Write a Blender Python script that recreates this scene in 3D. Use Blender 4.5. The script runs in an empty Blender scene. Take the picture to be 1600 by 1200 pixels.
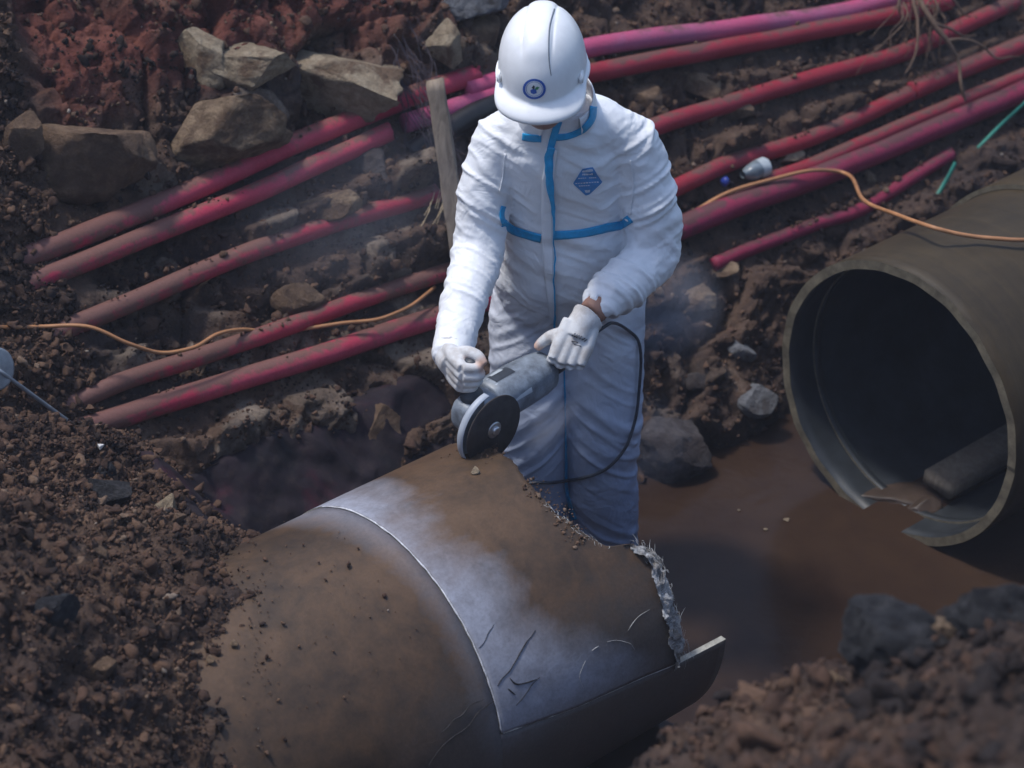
import bpy, bmesh, math, random
import numpy as np
from mathutils import Vector, Matrix
from mathutils.bvhtree import BVHTree

# ------------------------------------------------------------------ camera, sky, sun, exposure
SC = bpy.context.scene
COL = SC.collection
PITCH = math.radians(32.0); CAMH = 3.931; LENS = 85.0
FPX = LENS / 36.0 * 1600.0
cam_data = bpy.data.cameras.new('camera'); cam = bpy.data.objects.new('camera', cam_data); COL.objects.link(cam)
cam.location = (0, 0, CAMH); cam.rotation_euler = (math.radians(90) - PITCH, 0, 0)
cam_data.lens = LENS; cam_data.sensor_width = 36.0; cam_data.clip_start = 0.05; cam_data.clip_end = 400
cam_data.dof.use_dof = True; cam_data.dof.focus_distance = 5.75; cam_data.dof.aperture_fstop = 3.2
SC.camera = cam

SUN_DIR = Vector((-0.36, 0.04, 0.93)).normalized()          # towards the sun
SUN_EL = math.asin(SUN_DIR.z); SUN_AZ = math.atan2(SUN_DIR.x, SUN_DIR.y)
world = bpy.data.worlds.new('World'); SC.world = world; world.use_nodes = True
wn = world.node_tree; bg = wn.nodes['Background']
sky = wn.nodes.new('ShaderNodeTexSky'); sky.sky_type = 'NISHITA'; sky.sun_disc = False
sky.sun_elevation = SUN_EL; sky.sun_rotation = SUN_AZ
sky.air_density = 1.0; sky.dust_density = 1.6; sky.ozone_density = 2.0
wn.links.new(sky.outputs[0], bg.inputs[0]); bg.inputs[1].default_value = 0.15
sun_data = bpy.data.lights.new('sun', 'SUN'); sun_data.energy = 2.0; sun_data.angle = math.radians(6.0)
sun_data.color = (1.0, 0.97, 0.94)
sun = bpy.data.objects.new('sun', sun_data); COL.objects.link(sun)
sun.rotation_euler = SUN_DIR.to_track_quat('Z', 'Y').to_euler(); sun.location = SUN_DIR * 20
SC.view_settings.view_transform = 'Standard'; SC.view_settings.look = 'None'
SC.view_settings.gamma = 1.0; SC.view_settings.use_curve_mapping = False
SC.view_settings.exposure = 0.52

# ------------------------------------------------------------------ helpers
rng = np.random.default_rng(7); random.seed(7)
PHI = math.radians(41.08)
AX, AY, AZ, PR = 1.0419, 5.5668, 0.385, 0.4176            # pipeline axis through the right pipe's mouth, radius
DV = np.array([math.cos(PHI), math.sin(PHI), 0.0]); MV = np.array([-math.sin(PHI), math.cos(PHI), 0.0])
ORG = np.array([AX, AY, 0.0]); CAMP = np.array([0, 0, CAMH])
_v = np.array([0, math.cos(PITCH), -math.sin(PITCH)]); _u = np.array([0, math.sin(PITCH), math.cos(PITCH)])

def ray(px, py):                                             # direction through a point of the 1600x1200 photo
    return _v + np.array([1.0, 0, 0]) * (px - 800) / FPX + _u * (600 - py) / FPX
def at(px, py, y):
    r = ray(px, py); return CAMP + r * (y / r[1])
def at_z(px, py, z):
    r = ray(px, py); return CAMP + r * ((z - CAMH) / r[2])
def tw(P):
    q = np.asarray(P) - ORG; return q @ DV, q @ MV
def from_tw(t, w, z=0.0):
    t = np.asarray(t, float); w = np.asarray(w, float)
    return ORG + t[..., None] * DV + w[..., None] * MV + np.asarray(z, float)[..., None] * np.array([0, 0, 1.0]) * np.ones(t.shape)[..., None]
def depth(P): return float((np.asarray(P) - CAMP) @ _v)

def _hash(i, j, k, s):
    with np.errstate(over='ignore'):
        h = (i.astype(np.uint32) * np.uint32(374761393) + j.astype(np.uint32) * np.uint32(668265263)
             + k.astype(np.uint32) * np.uint32(2147483647 - 58) + np.uint32((s * 974711 + 12345) & 0xffffffff))
        h = (h ^ (h >> np.uint32(13))) * np.uint32(1274126177)
        h = (h ^ (h >> np.uint32(16))) * np.uint32(2246822519)
        h = h ^ (h >> np.uint32(15))
    return h.astype(np.float64) / 4294967295.0
def vnoise(P, scale, seed=0):                                # value noise in [-1,1]
    Q = np.asarray(P, float) / scale + 1000.37
    I = np.floor(Q).astype(np.int64); F = Q - I; F = F * F * F * (F * (F * 6 - 15) + 10)
    r = 0
    for a in (0, 1):
        for b in (0, 1):
            for c in (0, 1):
                wgt = (F[:, 0] if a else 1 - F[:, 0]) * (F[:, 1] if b else 1 - F[:, 1]) * (F[:, 2] if c else 1 - F[:, 2])
                r = r + wgt * _hash(I[:, 0] + a, I[:, 1] + b, I[:, 2] + c, seed)
    return r * 2 - 1
def fbm(P, scale, octv=4, seed=0, gain=0.5, ridged=False):
    r = 0; a = 1.0; tot = 0
    for o in range(octv):
        v = vnoise(P, scale / (2 ** o), seed + o * 17)
        if ridged: v = 1 - 2 * np.abs(v)
        r = r + a * v; tot += a; a *= gain
    return r / tot
def cells2(U, scale, seed=0, tilt=1.0):                      # broken-rock relief: every Voronoi cell is a tilted facet
    Q = np.asarray(U, float) / scale + 500.0
    I = np.floor(Q).astype(np.int64); best = np.full(len(Q), 9e9); second = np.full(len(Q), 9e9); val = np.zeros(len(Q)); cid = np.zeros(len(Q))
    zz = np.zeros(len(Q), np.int64)
    for a in (-1, 0, 1):
        for b in (-1, 0, 1):
            i = I[:, 0] + a; j = I[:, 1] + b
            cx = i + 0.5 + 0.8 * (_hash(i, j, zz, seed) - .5); cy = j + 0.5 + 0.8 * (_hash(i, j, zz, seed + 1) - .5)
            dx = Q[:, 0] - cx; dy = Q[:, 1] - cy; dd = dx * dx + dy * dy
            h = _hash(i, j, zz, seed + 2); gx = _hash(i, j, zz, seed + 3) - .5; gy = _hash(i, j, zz, seed + 4) - .5
            v = (h - .5) + tilt * (gx * dx + gy * dy)
            m = dd < best
            second = np.where(m, best, np.minimum(second, dd)); val = np.where(m, v, val); cid = np.where(m, h, cid); best = np.where(m, dd, best)
    return val, np.sqrt(second) - np.sqrt(best), cid
def sstep(a, b, x):
    t = np.clip((x - a) / (b - a), 0, 1); return t * t * (3 - 2 * t)
def smax(a, b, k):
    h = np.clip(0.5 + 0.5 * (a - b) / k, 0, 1); return b + (a - b) * h + k * h * (1 - h)

def mesh_np(name, V, F, smooth=True):                        # F: (n,3) or (n,4) int array, or list of those
    me = bpy.data.meshes.new(name); V = np.asarray(V, np.float32)
    Fs = F if isinstance(F, list) else [F]
    Fs = [np.asarray(f, np.int32) for f in Fs if len(f)]
    loops = np.concatenate([f.ravel() for f in Fs]); cnt = np.concatenate([np.full(len(f), f.shape[1], np.int32) for f in Fs])
    me.vertices.add(len(V)); me.vertices.foreach_set('co', V.ravel())
    me.loops.add(len(loops)); me.loops.foreach_set('vertex_index', loops)
    me.polygons.add(len(cnt)); me.polygons.foreach_set('loop_start', np.concatenate([[0], np.cumsum(cnt)[:-1]]).astype(np.int32))
    me.polygons.foreach_set('loop_total', cnt)
    me.update(calc_edges=True); me.validate()
    if smooth: me.polygons.foreach_set('use_smooth', np.ones(len(me.polygons), bool))
    return me
def attr(me, name, vals):
    a = me.attributes.new(name, 'FLOAT', 'POINT'); a.data.foreach_set('value', np.asarray(vals, np.float32)); return a
def obj(name, me, mat=None, parent=None):
    o = bpy.data.objects.new(name, me); COL.objects.link(o)
    if mat is not None and me is not None: me.materials.append(mat) if len(me.materials) == 0 else None
    if parent is not None: o.parent = parent
    return o
def tag(o, label, cat, group=None):
    o['label'] = label; o['category'] = cat
    if group: o['group'] = group
    return o
def empty(name, loc=(0, 0, 0)):
    o = bpy.data.objects.new(name, None); COL.objects.link(o); o.location = loc; o.empty_display_size = .1; return o
def grid_faces(n, m, wrap=False):                            # n rows, m columns (wrap closes the columns)
    i = np.arange(n - 1)[:, None]; j = np.arange(m if wrap else m - 1)[None, :]
    a = i * m + j; b = i * m + (j + 1) % m
    return np.stack([a, b, b + m, a + m], -1).reshape(-1, 4)
def resample(pts, step):
    P = np.asarray(pts, float); s = np.concatenate([[0], np.cumsum(np.linalg.norm(np.diff(P, axis=0), axis=1))])
    n = max(2, int(s[-1] / step) + 1); u = np.linspace(0, s[-1], n)
    return np.stack([np.interp(u, s, P[:, k]) for k in range(P.shape[1])], -1)
def spline(pts, n=12):                                       # Catmull-Rom through points
    P = np.asarray(pts, float); P = np.vstack([2 * P[0] - P[1], P, 2 * P[-1] - P[-2]]); out = []
    for i in range(1, len(P) - 2):
        for k in range(n):
            t = k / n; a, b, c, e = P[i - 1], P[i], P[i + 1], P[i + 2]
            out.append(.5 * (2 * b + (c - a) * t + (2 * a - 5 * b + 4 * c - e) * t * t + (3 * b - a - 3 * c + e) * t ** 3))
    out.append(P[-2]); return np.array(out)
def sweep(pts, rad, seg=16, cap=True, jit=None):             # round tube along points -> V, [quads, tris]
    P = np.asarray(pts, float); n = len(P); rad = np.broadcast_to(np.asarray(rad, float), (n,))
    T = np.gradient(P, axis=0); T /= np.linalg.norm(T, axis=1)[:, None] + 1e-12
    up = np.array([0, 0, 1.0]) if abs(T[0, 2]) < .9 else np.array([1.0, 0, 0])
    N = np.zeros_like(P); N[0] = np.cross(T[0], up); N[0] /= np.linalg.norm(N[0])
    for i in range(1, n):
        N[i] = N[i - 1] - T[i] * (N[i - 1] @ T[i]); N[i] /= np.linalg.norm(N[i])
    B = np.cross(T, N); a = np.linspace(0, 2 * np.pi, seg, endpoint=False)
    V = P[:, None, :] + rad[:, None, None] * (np.cos(a)[None, :, None] * N[:, None, :] + np.sin(a)[None, :, None] * B[:, None, :])
    if jit is not None: V = V + jit
    V = V.reshape(-1, 3); F = [grid_faces(n, seg, True)]
    if cap:
        V = np.vstack([V, P[0], P[-1]]); k = np.arange(seg); k2 = (k + 1) % seg
        F.append(np.concatenate([np.stack([np.full(seg, n * seg), k2, k], -1), np.stack([np.full(seg, n * seg + 1), (n - 1) * seg + k, (n - 1) * seg + k2], -1)]))
    return V, F
def tube(name, pts, rad, mat, seg=16, parent=None, cap=True):
    V, F = sweep(pts, rad, seg, cap); return obj(name, mesh_np(name, V, F), mat, parent)
def join_np(parts):                                          # list of (V, [F...]) -> one (V, [quads, tris])
    Vs = []; q = []; t = []; o = 0
    for V, Fs in parts:
        Vs.append(V)
        for f in (Fs if isinstance(Fs, list) else [Fs]):
            if len(f) == 0: continue
            (q if f.shape[1] == 4 else t).append(np.asarray(f) + o)
        o += len(V)
    return np.vstack(Vs), [np.vstack(x) for x in (q, t) if x]
def ico(sub):
    bm = bmesh.new(); bmesh.ops.create_icosphere(bm, subdivisions=sub, radius=1)
    bm.verts.ensure_lookup_table(); V = np.array([v.co[:] for v in bm.verts]); F = np.array([[v.index for v in f.verts] for f in bm.faces]); bm.free(); return V, F
def box_np(sx, sy, sz, bev=0.0):
    bm = bmesh.new(); bmesh.ops.create_cube(bm, size=1); bmesh.ops.scale(bm, vec=(sx, sy, sz), verts=bm.verts)
    if bev: bmesh.ops.bevel(bm, geom=bm.edges[:], offset=bev, segments=2, affect='EDGES')
    bmesh.ops.triangulate(bm, faces=bm.faces)
    bm.verts.ensure_lookup_table(); V = np.array([v.co[:] for v in bm.verts]); F = np.array([[v.index for v in f.verts] for f in bm.faces]); bm.free(); return V, F

# ------------------------------------------------------------------ materials
def mat(name):
    m = bpy.data.materials.new(name); m.use_nodes = True; nt = m.node_tree; return m, nt, nt.nodes['Principled BSDF']
def N(nt, kind, **kw):
    n = nt.nodes.new(kind)
    for k, v in kw.items():
        if k in n.inputs: n.inputs[k].default_value = v
        else: setattr(n, k, v)
    return n
def noise(nt, scale, detail=6, rough=.6, vec=None, dist=0.0):
    n = N(nt, 'ShaderNodeTexNoise'); n.inputs['Scale'].default_value = scale; n.inputs['Detail'].default_value = detail
    n.inputs['Roughness'].default_value = rough; n.inputs['Distortion'].default_value = dist
    if vec is not None: nt.links.new(vec, n.inputs['Vector'])
    return n.outputs['Fac']
def ramp(nt, fac, stops):
    r = N(nt, 'ShaderNodeValToRGB'); e = r.color_ramp.elements
    while len(e) < len(stops): e.new(0.5)
    for el, (p, c) in zip(e, stops): el.position = p; el.color = (*c, 1) if len(c) == 3 else c
    nt.links.new(fac, r.inputs[0]); return r.outputs['Color']
def math_n(nt, op, a, b=None, clamp=False):
    n = N(nt, 'ShaderNodeMath', operation=op); n.use_clamp = clamp
    for i, x in enumerate((a, b)):
        if x is None: continue
        if isinstance(x, (int, float)): n.inputs[i].default_value = x
        else: nt.links.new(x, n.inputs[i])
    return n.outputs[0]
def maprange(nt, x, a, b, c=0.0, e=1.0):
    n = N(nt, 'ShaderNodeMapRange'); nt.links.new(x, n.inputs[0]); n.clamp = True
    for i, v in enumerate((a, b, c, e)): n.inputs[i + 1].default_value = v
    return n.outputs[0]
def mix(nt, fac, a, b, mode='MIX'):
    n = N(nt, 'ShaderNodeMix', data_type='RGBA', blend_type=mode)
    for s, x in (('Factor', fac), ('A', a), ('B', b)):
        i = [k for k in n.inputs if k.name == s and (k.type == 'RGBA' if s != 'Factor' else k.type == 'VALUE')][0]
        if isinstance(x, (int, float)): i.default_value = x
        elif isinstance(x, tuple): i.default_value = (*x, 1)
        else: nt.links.new(x, i)
    return [k for k in n.outputs if k.type == 'RGBA'][0]
def attrib(nt, name):
    n = N(nt, 'ShaderNodeAttribute'); n.attribute_name = name; return n.outputs['Fac']
def objco(nt): return N(nt, 'ShaderNodeTexCoord').outputs['Object']
def bump(nt, bsdf, h, strength=.5, dist=.01, prev=None):
    b = N(nt, 'ShaderNodeBump'); b.inputs['Strength'].default_value = strength; b.inputs['Distance'].default_value = dist
    nt.links.new(h, b.inputs['Height'])
    if prev is not None: nt.links.new(prev, b.inputs['Normal'])
    nt.links.new(b.outputs[0], bsdf.inputs['Normal']); return b.outputs[0]
def setc(nt, b, c):
    if isinstance(c, tuple): b.inputs['Base Color'].default_value = (*c, 1)
    else: nt.links.new(c, b.inputs['Base Color'])

def soil_material():
    m, nt, b = mat('soil'); co = N(nt, 'ShaderNodeNewGeometry').outputs['Position']
    n1 = noise(nt, 2.3, 7, .62, co, .3); n2 = noise(nt, 14, 8, .65, co, .2); n3 = noise(nt, 90, 6, .7, co)
    c = ramp(nt, n2, [(.22, (.0336, .0222, .018)), (.42, (.0811, .0497, .0354)), (.58, (.1189, .0739, .0506)), (.78, (.1914, .1321, .0949))])
    dark = maprange(nt, n1, .36, .50, 1, 0)
    c = mix(nt, math_n(nt, 'MULTIPLY', dark, .7), c, (.045, .035, .036))
    red = attrib(nt, 'red'); rr = ramp(nt, n2, [(.25, (.05, .018, .016)), (.5, (.15, .042, .032)), (.75, (.25, .085, .06))])
    c = mix(nt, math_n(nt, 'MULTIPLY', red, .8), c, rr)
    pale = attrib(nt, 'pale'); pc = ramp(nt, n2, [(.3, (.104, .08, .0624)), (.55, (.192, .152, .12)), (.75, (.288, .24, .196))])
    c = mix(nt, pale, c, pc)
    c = mix(nt, math_n(nt, 'MULTIPLY', attrib(nt, 'wet_dark'), .6), c, (.034, .026, .025))
    c = mix(nt, .75, c, ramp(nt, n3, [(.3, (.55, .55, .55)), (.55, (1, 1, 1)), (.75, (1.35, 1.3, 1.25))]), 'MULTIPLY')
    setc(nt, b, c); b.inputs['Roughness'].default_value = .92; b.inputs['Specular IOR Level'].default_value = .25
    h = math_n(nt, 'ADD', math_n(nt, 'MULTIPLY', noise(nt, 34, 8, .7, co, .4), 1.0), math_n(nt, 'MULTIPLY', noise(nt, 140, 6, .7, co), .35))
    bump(nt, b, h, .9, .022); return m
def clod_material():
    m, nt, b = mat('clod_soil'); co = N(nt, 'ShaderNodeNewGeometry').outputs['Position']
    tint = attrib(nt, 'tint'); n2 = noise(nt, 120, 5, .65, co)
    c = ramp(nt, tint, [(0, (.0208, .0156, .0149)), (.22, (.0502, .0295, .0216)), (.5, (.0886, .0513, .0348)), (.8, (.1345, .0836, .0553)), (.97, (.1895, .1392, .1024)), (1, (.3056, .2673, .2305))])
    c = mix(nt, .7, c, ramp(nt, n2, [(.3, (.55, .55, .55)), (.6, (1.15, 1.1, 1.08))]), 'MULTIPLY')
    setc(nt, b, c); b.inputs['Roughness'].default_value = .92; b.inputs['Specular IOR Level'].default_value = .25
    bump(nt, b, noise(nt, 220, 5, .7, co), .7, .006); return m
def rock_material(name, c0, c1, c2, dirt=(.10, .07, .055), amount=.5):
    m, nt, b = mat(name); co = objco(nt)
    n = noise(nt, 24, 8, .68, co, .5); n2 = noise(nt, 7, 6, .62, co, .4); n3 = noise(nt, 130, 5, .7, co)
    c = ramp(nt, n, [(.28, c0), (.5, c1), (.72, c2)])
    c = mix(nt, maprange(nt, n2, .62 - amount * .3, .72 - amount * .3), c, dirt)
    c = mix(nt, .6, c, ramp(nt, n3, [(.3, (.6, .6, .6)), (.6, (1.1, 1.1, 1.1))]), 'MULTIPLY')
    setc(nt, b, c); b.inputs['Roughness'].default_value = .88; b.inputs['Specular IOR Level'].default_value = .3
    h = math_n(nt, 'ADD', noise(nt, 38, 9, .75, co, .6), math_n(nt, 'MULTIPLY', n3, .4)); bump(nt, b, h, 1.0, .022); return m
def conduit_material(name, base, alt, dust, amount):
    m, nt, b = mat(name); co = N(nt, 'ShaderNodeNewGeometry').outputs['Position']
    n = noise(nt, 5, 6, .6, co, .3); n2 = noise(nt, 26, 7, .7, co, .3); n3 = noise(nt, 110, 5, .7, co)
    c = mix(nt, maprange(nt, n, .40, .60), base, alt)
    nz = N(nt, 'ShaderNodeSeparateXYZ'); nt.links.new(N(nt, 'ShaderNodeNewGeometry').outputs['Normal'], nz.inputs[0])
    top = maprange(nt, nz.outputs[2], .45, 1.0, 0, .16)                 # grit settles on the upper side
    d = math_n(nt, 'ADD', math_n(nt, 'ADD', math_n(nt, 'MULTIPLY', n, .55), math_n(nt, 'MULTIPLY', n2, .45)), top)
    d = math_n(nt, 'ADD', d, attrib(nt, 'mud'))
    c = mix(nt, maprange(nt, d, .74 - amount * .3, .84 - amount * .3, 0, .88), c, dust)
    c = mix(nt, .5, c, ramp(nt, n3, [(.3, (.7, .7, .7)), (.6, (1.1, 1.1, 1.1))]), 'MULTIPLY')
    setc(nt, b, c); b.inputs['Roughness'].default_value = .62; b.inputs['Specular IOR Level'].default_value = .35
    bump(nt, b, math_n(nt, 'ADD', n2, n3), .35, .004); return m
def plain(name, c, rough=.6, metal=0.0, var=.25, scale=30, bmp=.2, bd=.003, spec=.4):
    m, nt, b = mat(name); co = objco(nt); n = noise(nt, scale, 6, .65, co)
    lo = tuple(x * (1 - var) for x in c); hi = tuple(min(1, x * (1 + var)) for x in c)
    setc(nt, b, ramp(nt, n, [(.3, lo), (.7, hi)])); b.inputs['Roughness'].default_value = rough; b.inputs['Metallic'].default_value = metal
    b.inputs['Specular IOR Level'].default_value = spec
    if bmp: bump(nt, b, n, bmp, bd)
    return m
M = {}
M['soil'] = soil_material(); M['clod'] = clod_material()
M['rock_pale'] = rock_material('rock_pale', (.1902, .1434, .0959), (.3424, .2695, .1845), (.4756, .3911, .2804), (.1617, .1043, .0664), .35)
M['rock_tan'] = rock_material('rock_tan', (.1427, .0956, .0605), (.2568, .1782, .1144), (.3805, .2781, .1808), (.1332, .0843, .0539), .5)
M['rock_brown'] = rock_material('rock_brown', (.1094, .0695, .0443), (.1902, .1217, .0775), (.2663, .1782, .1144), (.1141, .0712, .0473), .5)
M['rock_grey'] = rock_material('rock_grey', (.1066, .1066, .1148), (.1886, .1927, .205), (.2788, .2829, .2952), (.082, .0697, .0656), .25)
M['rock_dark'] = rock_material('rock_dark', (.0492, .0426, .0443), (.0861, .0738, .0738), (.1312, .1148, .1107), (.0492, .0369, .0344), .5)
M['asphalt'] = rock_material('asphalt', (.012, .012, .015), (.03, .03, .034), (.075, .072, .075), (.05, .04, .037), .15)
M['white_chip'] = plain('white_chip', (.55, .54, .52), .8, var=.2)
M['conduit_a'] = conduit_material('conduit_crimson', (.36, .026, .060), (.42, .055, .095), (.115, .070, .052), .60)
M['conduit_b'] = conduit_material('conduit_red', (.23, .011, .024), (.28, .022, .042), (.10, .055, .042), .56)
M['conduit_c'] = conduit_material('conduit_pink', (.391, .0595, .136), (.34, .085, .17), (.1445, .0638, .0638), .35)
M['conduit_d'] = conduit_material('conduit_muddy', (.32, .024, .050), (.36, .040, .070), (.115, .072, .054), .80)
M['conduit_e'] = conduit_material('conduit_magenta', (.20, .013, .042), (.25, .022, .066), (.075, .038, .034), .56)
M['cable'] = plain('cable_orange', (.36, .17, .075), .55, var=.3, scale=12)
M['black'] = plain('black_plastic', (.012, .012, .014), .45, var=.4)
# ------------------------------------------------------------------ the ground: trench, far bank, soil heap on the left, near bank
MW = np.array([-3.2, -1.2, -.4, 0, .3, .7, 1.1, 1.45, 2.0, 3.0, 6.0])
MT = np.array([-3.6, -3.0, -2.50, -2.20, -1.95, -1.84, -1.74, -1.60, -1.46, -1.4, -1.4])
MZ = np.array([1.1, .85, .66, .80, .73, .50, .53, .88, 1.48, 2.3, 2.3])
NX = np.array([-4.0, -.6, -.1, .15, .28, .42, .56, .72, .90, 1.10, 4.0]); 
NPX = [(860, 1330), (1000, 1205), (1130, 1092), (1210, 1070), (1290, 1052), (1350, 1012), (1450, 985), (1600, 950)]
_np = np.array([at(px, py, 3.25) for px, py in NPX])
NX = np.concatenate([[-4, -.35], _np[:, 0], [3.0]]); NZ = np.concatenate([[-.3, .2], _np[:, 2], [1.6]])
BS, BWF = 1.05, 0.58
def base_height(t, w):
    P = from_tw(t, w); x = P[:, 0]; y = P[:, 1]
    s = w - BWF
    bank = np.where(s > 0, BS * s, s * 2.2)
    bank = -smax(-bank, np.full_like(bank, -2.3), .15)
    tb = np.interp(w, MW, MT); zb = np.interp(w, MW, MZ)
    dm = tb - t; mound = zb + np.where(dm > 0, .55 * dm, 1.25 * dm)
    mound = -smax(-mound, np.full_like(bank, -2.3), .15)
    zc = np.interp(x, NX, NZ); dy = 3.25 - y
    near = zc + np.where(dy > 0, .60 * dy, 1.7 * dy); near = -smax(-near, np.full_like(bank, -2.3), .1)
    side = (-w - 1.15 - .0 * t) * 1.6; side = np.where(t > -.2, side, -1); side = np.minimum(side, 1.2 + 0 * side)
    z = smax(bank, np.full_like(bank, -.38), .10); z = smax(z, mound, .06); z = smax(z, near, .05); z = smax(z, side, .05)
    isb = (bank > mound + .02) & (bank > near)
    return z, bank, mound, near

# conduits: traced centre lines lie on the far bank, each one a real pipe with its own radius
def bank_pt(px, py, lift=0.0):
    r = ray(px, py); w0 = tw(CAMP)[1]
    k = (BS * (w0 - BWF) - CAMH) / (r[2] - BS * (r @ MV)); P = CAMP + k * r
    nb = np.array([0, 0, 1.0]) - BS * MV; nb /= np.linalg.norm(nb)
    return P + nb * lift
CONDUITS = [  # px polyline, width px, material, ring end, label
 ([(20, 412), (105, 377), (310, 293), (480, 216), (640, 152), (742, 118)], 35, 'conduit_a', 'upper crimson conduit pipe running from left soil heap to behind the helmet'),
 ([(0, 462), (60, 436), (130, 408), (270, 352), (400, 302), (520, 248), (606, 208)], 33, 'conduit_a', 'crimson conduit pipe with broken end near top of the wooden stake'),
 ([(632, 194), (668, 183), (720, 166), (790, 143)], 31, 'conduit_c', 'short pink conduit stub passing behind the wooden stake'),
 ([(728, 142), (790, 124), (860, 95), (920, 77), (1000, 64), (1160, 40), (1300, 20), (1420, -8), (1500, -25)], 31, 'conduit_c', 'topmost pale pink conduit pipe right of the helmet'),
 ([(790, 146), (860, 128), (925, 116), (1030, 95), (1150, 70), (1280, 46), (1385, 27), (1480, 2)], 30, 'conduit_b', 'red conduit pipe just below the topmost pink one, right of the helmet'),
 ([(90, 520), (150, 494), (220, 465), (400, 391), (560, 338), (682, 302)], 32, 'conduit_d', 'muddy crimson conduit pipe ending at the middle of the wooden stake'),
 ([(960, 228), (1040, 194), (1200, 141), (1385, 90), (1500, 42), (1580, 5)], 28, 'conduit_b', 'red conduit pipe leaving the right shoulder towards the hanging roots'),
 ([(150, 615), (200, 594), (280, 568), (400, 528), (560, 470), (700, 425), (760, 402)], 29, 'conduit_d', 'muddy conduit pipe second from the bottom on the left, crossed by orange cable'),
 ([(1000, 318), (1070, 288), (1150, 252), (1250, 222), (1340, 185), (1420, 146)], 27, 'conduit_b', 'red conduit pipe above the discarded bottle, broken off below the roots'),
 ([(1424, 142), (1500, 110), (1600, 70), (1680, 36)], 29, 'conduit_b', 'red conduit pipe leaving the right edge beneath the hanging roots'),
 ([(110, 676), (160, 660), (300, 616), (500, 556), (620, 515), (710, 487), (800, 455)], 35, 'conduit_a', 'lowest thick crimson conduit pipe on the left, nearest the dark sheet'),
 ([(1010, 378), (1080, 350), (1180, 312), (1300, 268), (1450, 205), (1600, 142), (1700, 100)], 36, 'conduit_e', 'thick magenta conduit pipe right of the elbow, reaching the right edge'),
 ([(1190, 285), (1260, 262), (1340, 228), (1450, 180), (1600, 118), (1700, 78)], 23, 'conduit_b', 'thin red conduit pipe resting on the thick magenta one'),
 ([(1120, 412), (1200, 378), (1290, 345), (1345, 328), (1420, 282), (1490, 238)], 22, 'conduit_e', 'lowest thin magenta conduit half buried above the right pipe'),
]
CW = []
for pts, wpx, mk, lab in CONDUITS:
    P = np.array([bank_pt(*p) for p in pts])
    if pts[0][0] < 200: P = np.vstack([P[0] + (P[0] - P[2]) / np.linalg.norm(P[0] - P[2]) * .30 - np.array([0, 0, .03]), P])      # left ends run on into the heap
    r = np.mean([depth(p) for p in P]) * wpx / FPX / 2
    CW.append((P, r))

def axis_grid(core, dcore, outer):
    a = np.arange(core[0], core[1], dcore); lo = -np.geomspace(.03, outer, 26)[::-1] + core[0]; hi = np.geomspace(.03, outer, 26) + a[-1]
    return np.concatenate([lo, a, hi])
tg = axis_grid((-3.3, 2.2), .0066, 70)
wg = np.concatenate([-np.geomspace(.04, 70, 26)[::-1] - 3.2, np.arange(-3.2, -1.0, .013), np.arange(-1.0, .5, .012), np.arange(.5, 2.25, .0056), np.arange(2.25, 3.0, .02), 3.0 + np.geomspace(.04, 70, 26)])
TT, WW = np.meshgrid(tg, wg); sh = TT.shape; t = TT.ravel(); w = WW.ravel()
z, zbank, zmound, znear = base_height(t, w)
P = from_tw(t, w, z)
Zg = z.reshape(sh); Pt = P.reshape(*sh, 3)
Nn = np.cross(np.gradient(Pt, axis=1), np.gradient(Pt, axis=0)); Nn /= np.linalg.norm(Nn, axis=2)[..., None] + 1e-12; Nn = Nn.reshape(-1, 3)
inner = sstep(9, 4, np.hypot(t + .5, w - .3))
isbank = sstep(-.03, .08, zbank - np.maximum(zmound, znear)) * sstep(.5, .62, w)
ismound = sstep(-.02, .05, zmound - np.maximum(zbank, znear))
isnear = sstep(-.02, .05, znear - np.maximum(zbank, zmound))
warp = np.stack([t, w * 1.45], -1) + .05 * np.stack([vnoise(P, .18, 3), vnoise(P, .18, 4)], -1)
c1, e1, id1 = cells2(warp, .30, 11, 1.3); c2, e2, id2 = cells2(warp, .115, 23, 1.6); c3, e3, id3 = cells2(warp, .045, 31, 1.6)
big = fbm(P, .55, 3, 5)
db = .085 * big + .10 * c1 + .052 * c2 + .027 * c3 - .030 * sstep(.10, 0, e1) - .012 * sstep(.10, 0, e2) + .022 * fbm(P, .05, 3, 9)
dmn = .05 * fbm(P, .35, 3, 15) + .030 * fbm(P, .10, 4, 19) + .020 * c3 + .014 * fbm(P, .03, 3, 21) + .012 * cells2(warp, .022, 41, 1.6)[0]
disp = (db * isbank + dmn * (1 - isbank)) * inner
# dark hollow behind the left pipe, shelf above the rocks at the top left
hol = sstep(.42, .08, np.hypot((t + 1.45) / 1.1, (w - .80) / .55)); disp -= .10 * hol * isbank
# every conduit lies in its own shallow groove with an undercut on its lower side
for Pc, r in CW:
    q = resample(Pc, .03); qt, qw = tw(q)
    d2 = np.full(len(t), 9.0); sg = np.zeros(len(t))
    lo = (t > qt.min() - .3) & (t < qt.max() + .3) & (w > qw.min() - .3) & (w < qw.max() + .3)
    idx = np.where(lo)[0]
    o = np.argsort(qt); wc = np.interp(t[idx], qt[o], qw[o]); dw = (w[idx] - wc) * 1.4
    endf = sstep(-.06, .0, np.minimum(t[idx] - qt.min(), qt.max() - t[idx]))
    g = sstep(3.4 * r, 1.0 * r, np.abs(dw + .8 * r)) * endf
    tgt = np.minimum(disp[idx], np.where(dw < 0, -.9 * r, -.25 * r))
    disp[idx] = disp[idx] * (1 - g) + tgt * g
P = P + Nn * disp[:, None]
red = sstep(.30, .62, .55 + .9 * fbm(P, .5, 3, 41)) * sstep(1.45, 1.72, w) * sstep(.1, -.5, t) * isbank
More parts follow.
